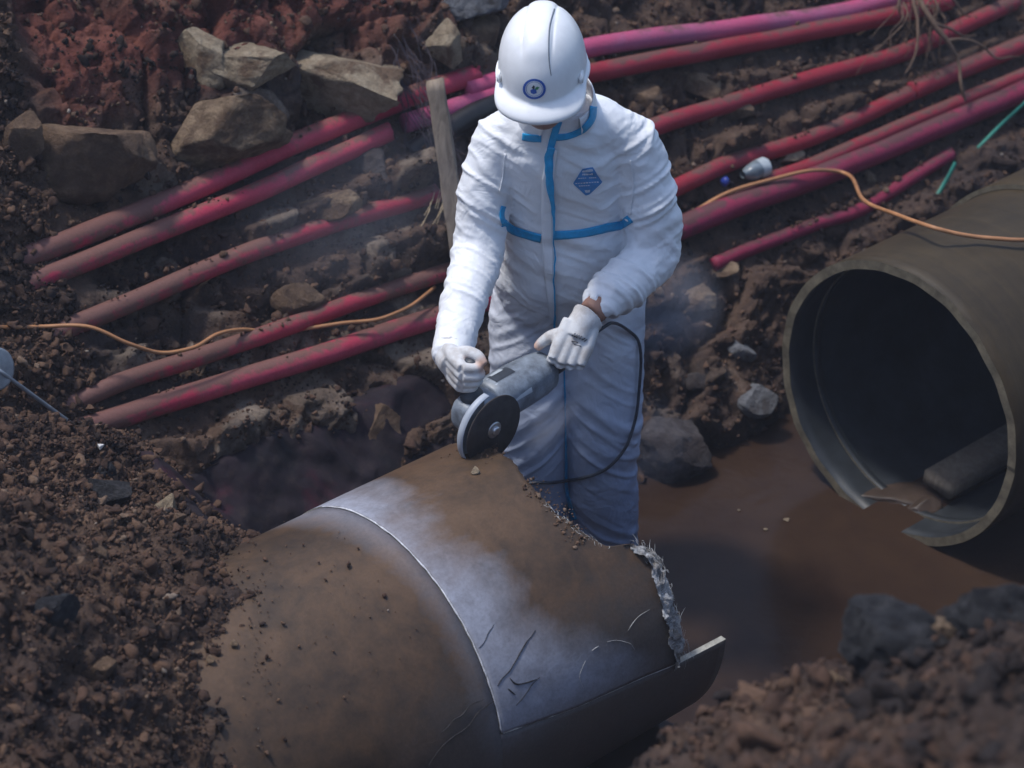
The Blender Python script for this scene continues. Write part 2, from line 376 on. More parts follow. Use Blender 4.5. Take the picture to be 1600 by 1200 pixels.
pale = sstep(.70, .80, id2) * sstep(.05, .12, e2) * isbank * (1 - red) * sstep(.2, -.4, t) * .8 + .35 * sstep(.2, .5, fbm(P, .12, 3, 45)) * isbank * (1 - red) * sstep(.6, -.6, t)
wet_dark = np.maximum(sstep(.20, .03, P[:, 2]), .75 * hol * isbank)  # wet soil at the waterline; the hollow is set darker too
wet_dark = np.maximum(wet_dark, .85 * isnear * sstep(.30, .75, P[:, 0]))  # near heap coloured darker towards its right side
wet_dark = np.maximum(wet_dark, .35 * sstep(-.4, .8, t) * isbank)  # far bank coloured a little darker towards the right
gme = mesh_np('ground', P, grid_faces(*sh))
attr(gme, 'red', red); attr(gme, 'pale', pale); attr(gme, 'wet_dark', wet_dark)
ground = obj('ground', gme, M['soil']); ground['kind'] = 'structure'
GV = P.reshape(*sh, 3)
def sub_bvh():
    a = np.searchsorted(tg, -3.4), np.searchsorted(tg, 2.3); b = np.searchsorted(wg, -3.3), np.searchsorted(wg, 2.9)
    V = GV[b[0]:b[1]:2, a[0]:a[1]:2]; n, m = V.shape[:2]
    return BVHTree.FromPolygons([tuple(x) for x in V.reshape(-1, 3).tolist()], [tuple(x) for x in grid_faces(n, m).tolist()])
GB = sub_bvh()
def hit(px, py, lift=0.0):                                   # where the ground is met behind a point of the photo
    r = ray(px, py); r = r / np.linalg.norm(r); h = GB.ray_cast(Vector(CAMP), Vector(r))
    if h[0] is None: return bank_pt(px, py), Vector((0, -.6, .8))
    n = h[1] if h[1].dot(Vector(r)) < 0 else -h[1]
    return np.array(h[0] + n * lift), n
def drop(x, y):
    h = GB.ray_cast(Vector((x, y, 6)), Vector((0, 0, -1))); return (np.array(h[0]), h[1]) if h[0] is not None else (None, None)

# ------------------------------------------------------------------ muddy water in the trench
def water_material():
    m, nt, b = mat('muddy_water'); co = objco(nt)
    n = noise(nt, 1.6, 5, .6, co, .4); n2 = noise(nt, 9, 6, .6, co, .5)
    c = ramp(nt, math_n(nt, 'ADD', math_n(nt, 'MULTIPLY', n, .7), math_n(nt, 'MULTIPLY', n2, .3)), [(.32, (.0204, .0115, .0082)), (.5, (.0336, .0197, .013)), (.68, (.0458, .027, .0164))])
    setc(nt, b, c); b.inputs['Roughness'].default_value = .18; b.inputs['Specular IOR Level'].default_value = .22; b.inputs['IOR'].default_value = 1.33
    bump(nt, b, math_n(nt, 'ADD', noise(nt, 7, 3, .5, co, .6), math_n(nt, 'MULTIPLY', noise(nt, 38, 4, .5, co, .3), .25)), .22, .012); return m
wt_ = np.arange(-2.6, 3.6, .05); ww_ = np.arange(-1.6, 1.25, .05); a_, b_ = np.meshgrid(wt_, ww_)
wme = mesh_np('water', from_tw(a_.ravel(), b_.ravel(), np.zeros(a_.size)), grid_faces(*a_.shape))
water = obj('water', wme, water_material()); water['kind'] = 'structure'

# ------------------------------------------------------------------ the big pipeline: left pipe being cut, right pipe with open mouth
def grp_material():
    m, nt, b = mat('glass_fibre_pipe'); co = objco(nt)
    n = noise(nt, 3.2, 7, .62, co, .3); n2 = noise(nt, 17, 8, .68, co, .3); n3 = noise(nt, 120, 5, .7, co)
    tt = attrib(nt, 'along'); al = attrib(nt, 'angle')
    c = ramp(nt, math_n(nt, 'ADD', math_n(nt, 'MULTIPLY', n, .6), math_n(nt, 'MULTIPLY', n2, .4)), [(.33, (.0257, .0171, .012)), (.45, (.0536, .0335, .0198)), (.56, (.0892, .0519, .0281)), (.70, (.1142, .0689, .0396))])
    # bare washed bluish shell low on the near side
    c = mix(nt, math_n(nt, 'MULTIPLY', maprange(nt, math_n(nt, 'ADD', al, math_n(nt, 'MULTIPLY', n2, 26)), 34, 56, 1, 0), math_n(nt, 'MULTIPLY', maprange(nt, math_n(nt, 'ADD', tt, math_n(nt, 'MULTIPLY', n, .3)), -1.95, -1.68), .75)), c, (.082, .074, .070))
    # pale cutting dust lying right of the kerf, thinning out with a ragged edge
    dd = math_n(nt, 'SUBTRACT', tt, -1.77)
    dj = math_n(nt, 'ADD', dd, math_n(nt, 'MULTIPLY', math_n(nt, 'SUBTRACT', n, .5), .38))
    dj = math_n(nt, 'SUBTRACT', dj, maprange(nt, al, 44, 8, 0, .34))
    right = math_n(nt, 'MULTIPLY', maprange(nt, dj, .0, .19, 1, 0), maprange(nt, dd, -.003, .003))
    lj = math_n(nt, 'SUBTRACT', math_n(nt, 'MULTIPLY', dd, -1), math_n(nt, 'MULTIPLY', maprange(nt, al, 70, 120), .07))
    left = math_n(nt, 'MULTIPLY', maprange(nt, math_n(nt, 'ADD', lj, math_n(nt, 'MULTIPLY', n2, .10)), .02, .12, .50, 0), maprange(nt, dd, -.003, .003, 1, 0))
    dust = math_n(nt, 'MAXIMUM', right, left)
    dust = math_n(nt, 'MULTIPLY', math_n(nt, 'MULTIPLY', dust, maprange(nt, al, -2, 15)), maprange(nt, n2, .25, .6, .55, 1))
    c = mix(nt, math_n(nt, 'MULTIPLY', dust, .95), c, (.30, .32, .385))
    c = mix(nt, .6, c, ramp(nt, n3, [(.3, (.72, .72, .72)), (.6, (1.08, 1.08, 1.08))]), 'MULTIPLY')
    setc(nt, b, c); nt.links.new(maprange(nt, dust, 0, 1, .55, .85), b.inputs['Roughness']); b.inputs['Specular IOR Level'].default_value = .35
    bump(nt, b, math_n(nt, 'ADD', math_n(nt, 'MULTIPLY', n2, .6), math_n(nt, 'MULTIPLY', n3, .4)), .3, .006); return m
def grp_right_material():
    m, nt, b = mat('glass_fibre_pipe_muddy'); co = objco(nt); n = noise(nt, 3, 7, .62, co, .3); n2 = noise(nt, 20, 7, .68, co, .3)
    tt = attrib(nt, 'along')
    ring = noise(nt, 1.0, 5, .7, None); w1 = N(nt, 'ShaderNodeCombineXYZ'); nt.links.new(math_n(nt, 'MULTIPLY', tt, 30), w1.inputs[0]); rg = noise(nt, 1.0, 4, .7, w1.outputs[0])
    c = ramp(nt, math_n(nt, 'ADD', math_n(nt, 'MULTIPLY', n, .45), math_n(nt, 'ADD', math_n(nt, 'MULTIPLY', n2, .25), math_n(nt, 'MULTIPLY', rg, .3))), [(.33, (.0171, .0122, .0056)), (.48, (.0352, .0242, .0112)), (.6, (.0513, .0355, .0161)), (.75, (.0734, .0542, .0264))])
    setc(nt, b, c); b.inputs['Roughness'].default_value = .6; b.inputs['Specular IOR Level'].default_value = .3; bump(nt, b, math_n(nt, 'ADD', n2, rg), .35, .005); return m
M['grp'] = grp_material(); M['grp_right'] = grp_right_material()
M['grp_in'] = plain('pipe_lining', (.022, .026, .030), .5, var=.5, scale=8, bmp=.1)
M['grp_edge'] = plain('pipe_cut_edge', (.30, .29, .25), .85, var=.4, scale=60, bmp=.5)
M['rim_edge'] = plain('pipe_rim', (.135, .115, .078), .8, var=.4, scale=40, bmp=.5)
M['fibre'] = plain('glass_fibre', (.52, .52, .50), .8, var=.35, scale=40, bmp=0)
TH = .016
def shell(name, t0, t1, a0, a1, matl, parent, r=PR, na=120, nt_=2, th=TH, closed=False, tfun0=None, tfun1=None, edge=None):
    """part of the pipe wall between two positions along the axis and two angles (degrees, 0 = level on the near side, 90 = top)"""
    a = np.linspace(a0, a1, na, endpoint=not closed); s = np.linspace(0, 1, nt_)
    T0 = np.array([tfun0(x) if tfun0 else t0 for x in a]); T1 = np.array([tfun1(x) if tfun1 else t1 for x in a])
    Vs = []
    for rr in (r, r - th):
        tt = T0[None, :] + (T1 - T0)[None, :] * s[:, None]; aa = np.radians(a)[None, :] + 0 * tt
        Vs.append(np.stack([tt, -np.cos(aa) * rr, np.sin(aa) * rr], -1).reshape(-1, 3))
    V = np.vstack(Vs); n = nt_ * na; F1 = grid_faces(nt_, na, closed); F2 = F1[:, ::-1] + n
    m = na if closed else na - 1; j = np.arange(m); j2 = (j + 1) % na
    e0 = np.stack([j2, j, j + n, j2 + n], -1); L = (nt_ - 1) * na; e1 = np.stack([j + L, j2 + L, j2 + L + n, j + L + n], -1)
    Fs = [F1, F2, e0, e1]; mi = [0] * len(F1) + [1] * len(F2) + [2] * (len(e0) + len(e1))
    if not closed:
        i = np.arange(nt_ - 1) * na
        s0 = np.stack([i, i + na, i + na + n, i + n], -1); s1 = np.stack([i + na - 1 + na, i + na - 1, i + na - 1 + n, i + na - 1 + na + n], -1)
        Fs += [s0, s1]; mi += [2] * (len(s0) + len(s1))
    me = mesh_np(name, V, np.vstack(Fs)); me.materials.append(matl); me.materials.append(M['grp_in']); me.materials.append(M['grp_edge'] if matl is M['grp'] else M['rim_edge'])
    me.polygons.foreach_set('material_index', np.array(mi, np.int32))
    fl = np.array([k < 2 for k in mi]); me.polygons.foreach_set('use_smooth', fl)
    attr(me, 'along', V[:, 0]); attr(me, 'angle', np.degrees(np.arctan2(V[:, 2], -V[:, 1])))
    o = obj(name, me, None, parent); return o
def pipe_root(name):
    o = empty(name); o.location = (AX, AY, AZ); o.rotation_euler = (0, 0, PHI); return o
KT = -1.77
RAG_A = [-3, 0, 12.4, 26, 36.8, 45.4, 48.2, 57.9, 67.3, 79.3, 91.2, 102.4, 114.6, 130, 170]
RAG_T = [-1.225, -1.226, -1.246, -1.25, -1.244, -1.275, -1.345, -1.383, -1.406, -1.40, -1.375, -1.364, -1.362, -1.36, -1.36]
_ra = np.linspace(-12, 185, 1200); _rq = np.stack([_ra * .35, 0 * _ra, 0 * _ra], -1)
_rt = np.interp(_ra, RAG_A, RAG_T) + .010 * fbm(_rq, 1.1, 3, 5) + .005 * vnoise(_rq, .25, 8)
def rag(a): return np.interp(a, _ra, _rt)
def hc(t): return np.interp(t, [-1.77, -1.553, -1.355, -1.226, -1.07], [11.4, 5.8, 2.9, .1, -1.0])
lp = pipe_root('cut_pipe'); tag(lp, 'large brown glass fibre pipe being sawn open, emerging from the left soil heap', 'pipe')
shell('pipe_wall', -3.2, KT - .0025, 0, 360, M['grp'], lp, na=180, nt_=60, closed=True)
def lower_shell():
    na, nt_ = 90, 30; s = np.linspace(KT - .0025, -1.072, nt_); V = []
    for rr in (PR, PR - TH):
        for tt in s:
            a = np.radians(np.linspace(-190, hc(tt) - .35, na)); tj = tt + (0 if tt < -1.08 else .012 * (a / 3.3))
            V.append(np.stack([tj + 0 * a, -np.cos(a) * rr, np.sin(a) * rr], -1))
    V = np.vstack(V); n = nt_ * na; F1 = grid_faces(nt_, na); F2 = F1[:, ::-1] + n; j = np.arange(na - 1); L = (nt_ - 1) * na
    e1 = np.stack([j + L, j + 1 + L, j + 1 + L + n, j + L + n], -1); i = np.arange(nt_ - 1) * na
    s1 = np.stack([i + na - 1 + na, i + na - 1, i + na - 1 + n, i + na - 1 + na + n], -1); s0 = np.stack([i, i + na, i + na + n, i + n], -1)
    me = mesh_np('lower_shell', V, np.vstack([F1, F2, e1, s1, s0])); mi = [0] * len(F1) + [1] * len(F2) + [2] * (len(e1) + 2 * len(s1))
    for k in ('grp', 'grp_in', 'grp_edge'): me.materials.append(M[k])
    me.polygons.foreach_set('material_index', np.array(mi, np.int32)); me.polygons.foreach_set('use_smooth', np.array([k < 2 for k in mi]))
    attr(me, 'along', V[:, 0] * 0 - 1.3); attr(me, 'angle', np.degrees(np.arctan2(V[:, 2], -V[:, 1])))
    return obj('lower_shell', me, None, lp)
ls = lower_shell()
# upper piece already sawn round: stands a little proud of the lower shell
def upper_piece():
    na, nt_ = 150, 44; V = []; r = PR + .0025
    AA = np.linspace(0, 1, na); tr = None
    for rr in (r, r - TH):
        for k in range(nt_):
            s = k / (nt_ - 1); row = []
            for q in AA:
                a = 11.4 + q * (168 - 11.4) if True else 0
                # the lower rim follows the slanting lengthwise cut
                tlim = rag(a); tt = KT + .0015 + (tlim - KT - .0015) * s
                a2 = hc(tt) + q * (168 - hc(tt)); tlim2 = rag(a2); tt = KT + .0015 + (tlim2 - KT - .0015) * s
                row.append((tt, -math.cos(math.radians(a2)) * rr, math.sin(math.radians(a2)) * rr))
            V += row
    V = np.array(V); n = nt_ * na; F1 = grid_faces(nt_, na); F2 = F1[:, ::-1] + n; j = np.arange(na - 1); L = (nt_ - 1) * na
    e0 = np.stack([j + 1, j, j + n, j + 1 + n], -1); e1 = np.stack([j + L, j + 1 + L, j + 1 + L + n, j + L + n], -1); i = np.arange(nt_ - 1) * na
    s0 = np.stack([i, i + na, i + na + n, i + n], -1)
    me = mesh_np('upper_shell', V, np.vstack([F1, F2, e0, e1, s0])); mi = [0] * len(F1) + [1] * len(F2) + [2] * (len(e0) + len(e1) + len(s0))
    for k in ('grp', 'grp_in', 'grp_edge'): me.materials.append(M[k])
    me.polygons.foreach_set('material_index', np.array(mi, np.int32)); me.polygons.foreach_set('use_smooth', np.array([k < 2 for k in mi]))
    attr(me, 'along', V[:, 0]); attr(me, 'angle', np.degrees(np.arctan2(V[:, 2], -V[:, 1])))
    return obj('upper_shell', me, None, lp)
us = upper_piece(); us['label'] = 'sawn upper piece with pale dust and ragged torn end'
# frayed laminate and torn glass-fibre strands hanging off the ragged end
na_ = 90; aa = np.linspace(-1.5, 46, na_); nr = 12; rows = []
for k in range(nr):
    s = k / (nr - 1); q = np.stack([aa * .3, 0 * aa + k * .8, 0 * aa], -1)
    tt = np.array([rag(x) for x in aa]) - .012 + s * (.040 + .016 * fbm(np.stack([aa * .3, 0 * aa, 0 * aa], -1), 1.2, 3, 4)) * sstep(-1.5, 6, aa) * sstep(46.5, 42, aa)
    rr_ = PR + .004 - .010 * s + .005 * vnoise(q, .7, 6) + .003 * vnoise(q, .3, 7); ar = np.radians(aa)
    rows.append(np.stack([tt, -np.cos(ar) * rr_, np.sin(ar) * rr_], -1))
fm, fnt, fb = mat('frayed_laminate'); fco = objco(fnt); fmp = N(fnt, 'ShaderNodeMapping'); fmp.inputs['Scale'].default_value = (60, 260, 260); fnt.links.new(fco, fmp.inputs[0])
fn1 = noise(fnt, 1.0, 6, .7, fmp.outputs[0], .8); fn2 = noise(fnt, 25, 5, .6, fco)
setc(fnt, fb, mix(fnt, maprange(fnt, fn2, .45, .65), ramp(fnt, fn1, [(.3, (.14, .135, .13)), (.5, (.46, .46, .46)), (.7, (.74, .75, .76))]), ramp(fnt, fn1, [(.3, (.06, .05, .045)), (.7, (.30, .27, .23))])))
fb.inputs['Roughness'].default_value = .9; bump(fnt, fb, fn1, .9, .008)
rows2 = [q + np.stack([.010 * vnoise(q * 40, 1, 21) - .006, 0 * q[:, 0], 0 * q[:, 0]], -1) + (q * [0, 1, 1] / PR) * (.007 + .008 * vnoise(q, .022, 22) + .004 * vnoise(q, .008, 23))[:, None] for q in rows]
fl2 = obj('frayed_rim', mesh_np('frayed_rim', np.vstack([q for q in rows2[:9]]), grid_faces(9, na_)), fm, lp)
fl_ = obj('frayed_rim', mesh_np('frayed_rim', np.vstack(rows), grid_faces(nr, na_)), fm, lp); fl_['label'] = 'white frayed glass fibre along the torn rim'
parts = []
for k in range(260):
    if k < 170: a = rng.uniform(-2, 46); ln = rng.uniform(.008, .034)
    else: a = rng.uniform(46, 70); ln = rng.uniform(.005, .016)
    tt = rag(a) + (rng.uniform(-.012, .034) if k < 170 else rng.uniform(-.012, .002)); rr = PR - rng.uniform(-.006, TH * .4)
    p0 = np.array([tt, -math.cos(math.radians(a)) * rr, math.sin(math.radians(a)) * rr])
    tang = np.array([0, math.sin(math.radians(a)), math.cos(math.radians(a))]); rad_ = p0 * [0, 1, 1] / rr
    dirv = np.array([rng.normal(.12, .30), 0, 0]) + tang * rng.choice([-1, 1]) * rng.uniform(.5, 1.2) + rad_ * rng.normal(-.05, .10); dirv /= np.linalg.norm(dirv)
    mid = p0 + dirv * ln * .5 + rng.normal(0, .0015, 3); end = p0 + dirv * ln + rng.normal(0, .003, 3)
    parts.append(sweep(spline([p0, mid, end], 3), np.array([1, 1, 1, .9, .8, .5, .3]) * rng.uniform(.00025, .0007), 3, False))
V, F = join_np(parts); fo = obj('torn_fibres', mesh_np('torn_fibres', V, F), M['fibre'], lp); fo['kind'] = 'stuff'

aa = np.radians(np.linspace(12, 122, 120)); Ck = np.stack([KT + .0015 * vnoise(np.stack([aa * 20, 0 * aa, 0 * aa], -1), 1, 3), -np.cos(aa) * (PR + .0015), np.sin(aa) * (PR + .0015)], -1)
o = tube('kerf_dust', Ck, .0015 + .0008 * vnoise(Ck, .012, 4), plain('kerf_dust', (.60, .61, .64), .9, var=.3, scale=90, bmp=.3), 8, lp); o['label'] = 'white line of powder along the round saw cut'
hh = np.linspace(-1.765, -1.245, 60); ah = np.radians([hc(x) for x in hh]); Ck = np.stack([hh, -np.cos(ah) * (PR + .001), np.sin(ah) * (PR + .001)], -1)
o = tube('kerf_dust', Ck, .0014 + .0008 * vnoise(Ck, .015, 4), M['fibre'], 6, lp)
def cyl_hit(px, py, rad):                                   # where the pipe's skin is met behind a point of the photo
    r = ray(px, py); oo = CAMP - np.array([AX, AY, AZ]); rp_ = r - DV * (r @ DV); op = oo - DV * (oo @ DV); A_ = rp_ @ rp_; B_ = 2 * rp_ @ op; D_ = B_ * B_ - 4 * A_ * (op @ op - rad ** 2)
    return None if D_ < 0 else CAMP + r * ((-B_ - math.sqrt(D_)) / 2 / A_)
def local(q): e = q - np.array([AX, AY, AZ]); return np.array([e @ DV, e @ MV, e[2]])
M['scratch_dark'] = plain('scratch_dark', (.020, .018, .020), .7, var=.3, bmp=0)
for mk_, wd, pts in [('scratch_dark', .0022, [(836, 986), (818, 1012), (800, 1042), (778, 1070)]), ('scratch_dark', .0024, [(756, 1092), (735, 1104), (716, 1122), (690, 1146)]), ('scratch_dark', .0020, [(772, 1096), (748, 1114), (728, 1138), (700, 1158), (668, 1196)]),
                     ('scratch_dark', .0026, [(796, 1060), (812, 1068), (838, 1062)]), ('scratch_dark', .0016, [(842, 1058), (826, 1076), (806, 1102)]), ('scratch_dark', .0022, [(794, 1076), (804, 1084)]), ('scratch_dark', .0014, [(770, 975), (757, 1000), (748, 1012)]),
                     ('fibre', .0007, [(912, 1076), (906, 1058), (914, 1032)]), ('fibre', .0006, [(948, 1003), (966, 1001), (984, 1006), (990, 1016)]), ('fibre', .0008, [(981, 986), (996, 966), (1014, 952)]), ('fibre', .0010, [(925, 1018), (936, 1010)])]:
    C = resample(spline(np.array(pts, float), 8), 4); C = C + 2.2 * np.stack([vnoise(np.c_[C, 0 * C[:, 0]], 14, 3), vnoise(np.c_[C, 0 * C[:, 0]], 14, 4)], -1)
    Q_ = np.array([local(cyl_hit(x, y, PR + .0032)) for x, y in C]); nn_ = len(Q_)
    tube('scratch', Q_, wd * (.35 + .65 * np.sin(np.linspace(.15, 2.9, nn_))) * (.7 + .4 * vnoise(Q_, .01, 9)), M[mk_], 6, lp)
rp = pipe_root('open_pipe'); tag(rp, 'large muddy pipe with open dark mouth half sunk in brown water on the right', 'pipe')
def wob(a): return .002 * math.sin(a * .11) + .0015 * math.sin(a * .37 + 1)
shell('pipe_wall', 0, 3.0, 0, 360, M['grp_right'], rp, na=180, nt_=70, closed=True, tfun0=wob, th=.026)
shell('joint_sleeve', .62, 1.05, 0, 360, M['grp_right'], rp, r=PR + .016, na=140, nt_=10, closed=True, th=.014)
shell('inner_lip', .10, .125, 0, 360, M['grp_in'], rp, r=PR - .0265, na=140, nt_=2, closed=True, th=.006)
# silt bank and plank inside the mouth
def lump(name, P0, size, mt, seed, lab=None, cat=None, sub=4, rz=0.0):
    o = rock(name, seed, size, mt, sub); o.location = P0; o.rotation_euler = (0, 0, rz); return o
# ------------------------------------------------------------------ conduits in the bank
for (pts, wpx, mk, lab), (Pc, r) in zip(CONDUITS, CW):
    nb = np.array([0, 0, 1.0]) - BS * MV; nb /= np.linalg.norm(nb)
    C = spline(Pc + nb * (.25 * r), 6); C = resample(C, .025); C = C + nb * (r * (.45 * fbm(C, .45, 2, 64 + wpx) - .15 - (.75 if wpx == 22 else 0)))[:, None]
    C = C + .006 * np.stack([fbm(C + 3.1 * len(pts), .5, 2, 61), fbm(C, .5, 2, 62), fbm(C, .45, 2, 63)], -1)
    seg = 20; n = len(C)
    # hollow end: outer wall, then back inside
    e = (C[-1] - C[-2]); e /= np.linalg.norm(e)
    s = (C[0] - C[1]); s /= np.linalg.norm(s)
    ends = np.vstack([C, C[-1] + e * .002, C[-1] - e * .06]); rr = np.concatenate([np.full(n, r), [r * .86, r * .84]])
    V, F = sweep(ends, rr, seg, True)
    rag_ = rng.normal(0, .006, seg); V[(n - 1) * seg:n * seg] += e * rag_[:, None]
    me = mesh_np('conduit_pipe', V, F); tq, wq = tw(V); ld = np.interp(wq, MW, MT)
    attr(me, 'mud', np.clip(.15 * sstep(.40, .0, tq - ld), 0, 1))
    o = obj('conduit_pipe', me, M[mk]); tag(o, lab, 'conduit', 'crimson conduits in the trench bank')

# ------------------------------------------------------------------ stones
def rock(name, seed, size, mt, sub=4, cuts=11, parent=None, rough=.05):
    V, F = ico(sub); r2 = np.random.default_rng(seed)
    for k in range(cuts):                                    # knock flat faces off a ball
        n = r2.normal(size=3); n /= np.linalg.norm(n); h = r2.uniform(.42, .78); dd = V @ n; over = np.maximum(dd - h, 0); V = V - over[:, None] * n
    V = V / np.abs(V).max(0)
    V = V * (1 + .10 * fbm(V + seed * 3.3, .55, 4, seed)[:, None] + rough * fbm(V + seed, .22 if rough > .06 else .18, 4, seed + 5, ridged=True)[:, None])
    V = V * np.asarray(size) / 2
    return obj(name, mesh_np(name, V, F), mt)
ROCKS = [  # px, py, width px, height px, depth ratio, material, sink, label
 (298, 78, 92, 100, .8, 'rock_pale', .25, 'pale angular upright stone at the top left of the bank'),
 (396, 108, 150, 70, 1.0, 'rock_pale', .30, 'pale flat topped stone lying beside the upright angular stone'),
 (510, 132, 240, 138, .9, 'rock_pale', .30, 'largest pale boulder just above the upper crimson conduit'),
 (358, 196, 190, 128, .9, 'rock_tan', .35, 'yellowish boulder between the brown boulder and the upper conduit'),
 (162, 258, 170, 118, .8, 'rock_brown', .35, 'rounded brown boulder at far left above the conduit ends'),
 (40, 215, 66, 78, .9, 'rock_brown', .35, 'small brown stone at the left edge above the heap'),
 (738, 6, 104, 60, .9, 'rock_grey', .25, 'smooth blue grey stone at the top edge, left of the helmet'),
 (690, 76, 62, 84, .9, 'rock_pale', .35, 'greyish stone directly above the top of the wooden stake'),
 (748, 60, 60, 60, .9, 'rock_brown', .4, 'brown stone wedged between grey stone and white helmet'),
 (520, 322, 84, 50, .5, 'rock_tan', .62, 'pale stone set in the bank between two left conduits'),
 (562, 262, 110, 70, .6, 'rock_dark', .55, 'dark slab under the broken crimson conduit'),
 (470, 470, 90, 70, .7, 'rock_brown', .5, 'brown stone between the two lowest left conduits'),
 (590, 668, 84, 80, .8, 'rock_brown', .45, 'brown rock behind the far rim of the cut pipe'),
 (1050, 688, 150, 100, .8, 'rock_dark', .35, 'dark triangular rock at the water edge beside the right trouser leg'),
 (1182, 622, 60, 56, .9, 'rock_grey', .35, 'grey rounded stone left of the open pipe mouth'),
 (1158, 546, 44, 30, .9, 'rock_grey', .4, 'small pale stone left of the pipe mouth, above the grey one'),
 (1082, 470, 70, 46, .7, 'rock_tan', .45, 'flat tan stone beneath the right elbow'),
 (1122, 425, 56, 26, .8, 'rock_tan', .4, 'thin pale stone beneath the thick magenta conduit'),
 (1096, 598, 40, 30, .9, 'rock_dark', .4, 'small dark stone above the triangular rock'),
 (1256, 688, 28, 20, 1., 'rock_pale', .4, 'tiny pale stone touching the left rim of the open pipe'),
 (1090, 130, 66, 42, .8, 'rock_tan', .5, 'tan stone between two red conduits right of the helmet'),
 (1000, 160, 60, 50, .8, 'rock_brown', .5, 'brown stone close above the right shoulder'),
 (1140, 178, 70, 40, .8, 'rock_brown', .5, 'brown stone under the conduit that leaves the right shoulder'),
 (1235, 246, 46, 20, .9, 'rock_pale', .4, 'thin pale stone right of the discarded bottle'),
 (1356, 282, 36, 30, .9, 'rock_tan', .4, 'small stone under the thick magenta conduit'),
 (255, 796, 42, 46, .9, 'rock_pale', .25, 'pale rounded cobble on the left soil heap'),
 (276, 812, 22, 20, .9, 'rock_brown', .3, 'small reddish pebble touching the pale cobble on the heap'),
 (150, 868, 40, 36, .9, 'rock_brown', .4, 'small brown clump in the middle of the left heap'),
 (160, 1045, 62, 36, .9, 'rock_brown', .4, 'flat brown clump low on the left heap'),
 (80, 960, 70, 60, .9, 'asphalt', .45, 'black lump of broken asphalt on the left heap'),
 (165, 772, 76, 56, .9, 'asphalt', .5, 'black asphalt lump high on the left heap'),
 (165, 735, 34, 30, .9, 'asphalt', .5, 'small black lump below the lowest left conduit end'),
]
for k, (px, py, wp, hp, dr, mk, sink, lab) in enumerate(ROCKS):
    Pn, n = hit(px, py); dp = depth(Pn); sx = wp * dp / FPX; sz = hp * dp / FPX
    o = rock('stone', 100 + k * 7, (sx * 1.12, sx * dr, sz * 1.12), M[mk], 5 if wp > 45 else 4)
    o.location = Pn + np.array(n) * (.5 - sink) * min(sx, sz) * .9; o.rotation_euler = (-PITCH * .6, random.uniform(-.15, .15), random.uniform(-.4, .4))
    tag(o, lab, 'stone', 'stones lying in the trench')
for px, py, wp, hp, mk, seed, lab in [
    (1405, 1004, 180, 150, 'asphalt', 901, 'blocky black asphalt chunk on the near heap, left one'),
    (1570, 985, 200, 170, 'asphalt', 915, 'big black asphalt chunk at right edge on the near heap'),
    (1470, 985, 90, 42, 'rock_tan', 917, 'tan stone wedged between the two black asphalt chunks'),
    (1446, 974, 40, 26, 'white_chip', 918, 'white chip on the crest between the black chunks'),
    (1545, 1130, 120, 70, 'rock_brown', 919, 'out of focus brown stone at the bottom right corner'),
    (1300, 1062, 46, 34, 'rock_tan', 920, 'small tan clod on the crest of the near heap')]:
    Pn = at(px, py, 3.12); dp = depth(Pn); s = dp / FPX
    o = rock('stone', seed, (wp * s, wp * s * .8, hp * s), M[mk], 5, cuts=14, rough=.13); o.location = Pn; o.rotation_euler = (-.3, .1, random.uniform(-.3, .3)); tag(o, lab, 'stone', 'stones on the near heap')

# ------------------------------------------------------------------ loose soil: clods and gravel
def scatter(n, sampler, smin, smax_, pw, dens=None, seed=1, tintf=None, big=.018):
    r2 = np.random.default_rng(seed); Vb = [ico(1), ico(2)]
    var = []
    for lv in (0, 1):
        vs = []
        for k in range(10):
            V, F = Vb[lv]; V = V.copy()
            for c in range(11):
                nn = r2.normal(size=3); nn /= np.linalg.norm(nn); h = r2.uniform(.30, .72); V = V - np.maximum(V @ nn - h, 0)[:, None] * nn
            V = V / np.abs(V).max() * (1 + .34 * vnoise(V + k * 5.1, .45, k)[:, None]); vs.append((V, F))
        var.append(vs)
    pts = sampler(n, r2); P0 = np.array([x[0] for x in pts]); Nm = np.array([x[1] for x in pts]); n = len(P0)
    u = r2.random(n); s = smin * (1 - u + u * (smin / smax_) ** pw) ** (-1 / pw); kind = r2.integers(10, size=n) + 10 * (s > big)
    q = r2.normal(size=(n, 4)); q /= np.linalg.norm(q, axis=1)[:, None]; a, b, c, e = q.T
    Rm = np.stack([1 - 2 * (c * c + e * e), 2 * (b * c - a * e), 2 * (b * e + a * c), 2 * (b * c + a * e), 1 - 2 * (b * b + e * e), 2 * (c * e - a * b), 2 * (b * e - a * c), 2 * (c * e + a * b), 1 - 2 * (b * b + c * c)], -1).reshape(n, 3, 3)
    sc = s[:, None] * r2.uniform(.7, 1.25, (n, 3)) / 1.7; ti = np.asarray(tintf(P0, r2))
    Vo = []; Fo = []; Ti = []; off = 0
    for k in range(20):
        ix = np.where(kind == k)[0]
        if len(ix) == 0: continue
        V, F = var[k // 10][k % 10]; W = np.einsum('nij,nvj->nvi', Rm[ix], V[None] * sc[ix][:, None, :]) + (P0[ix] + Nm[ix] * (s[ix] * .18)[:, None])[:, None, :]
        Vo.append(W.reshape(-1, 3)); Fo.append((F[None] + (np.arange(len(ix)) * len(V))[:, None, None]).reshape(-1, 3) + off); off += len(ix) * len(V); Ti.append(np.repeat(ti[ix], len(V)))
    return np.vstack(Vo), np.vstack(Fo), np.concatenate(Ti)
def grid_sampler(maskf):
    keep = np.where(maskf)[0]
    def f(n, r2):
        idx = r2.choice(keep, n); return list(zip(P[idx] + r2.normal(0, .005, (n, 3)), Nn[idx]))
    return f
r_ = ray  # photo window tests keep the loose soil where the camera can see it
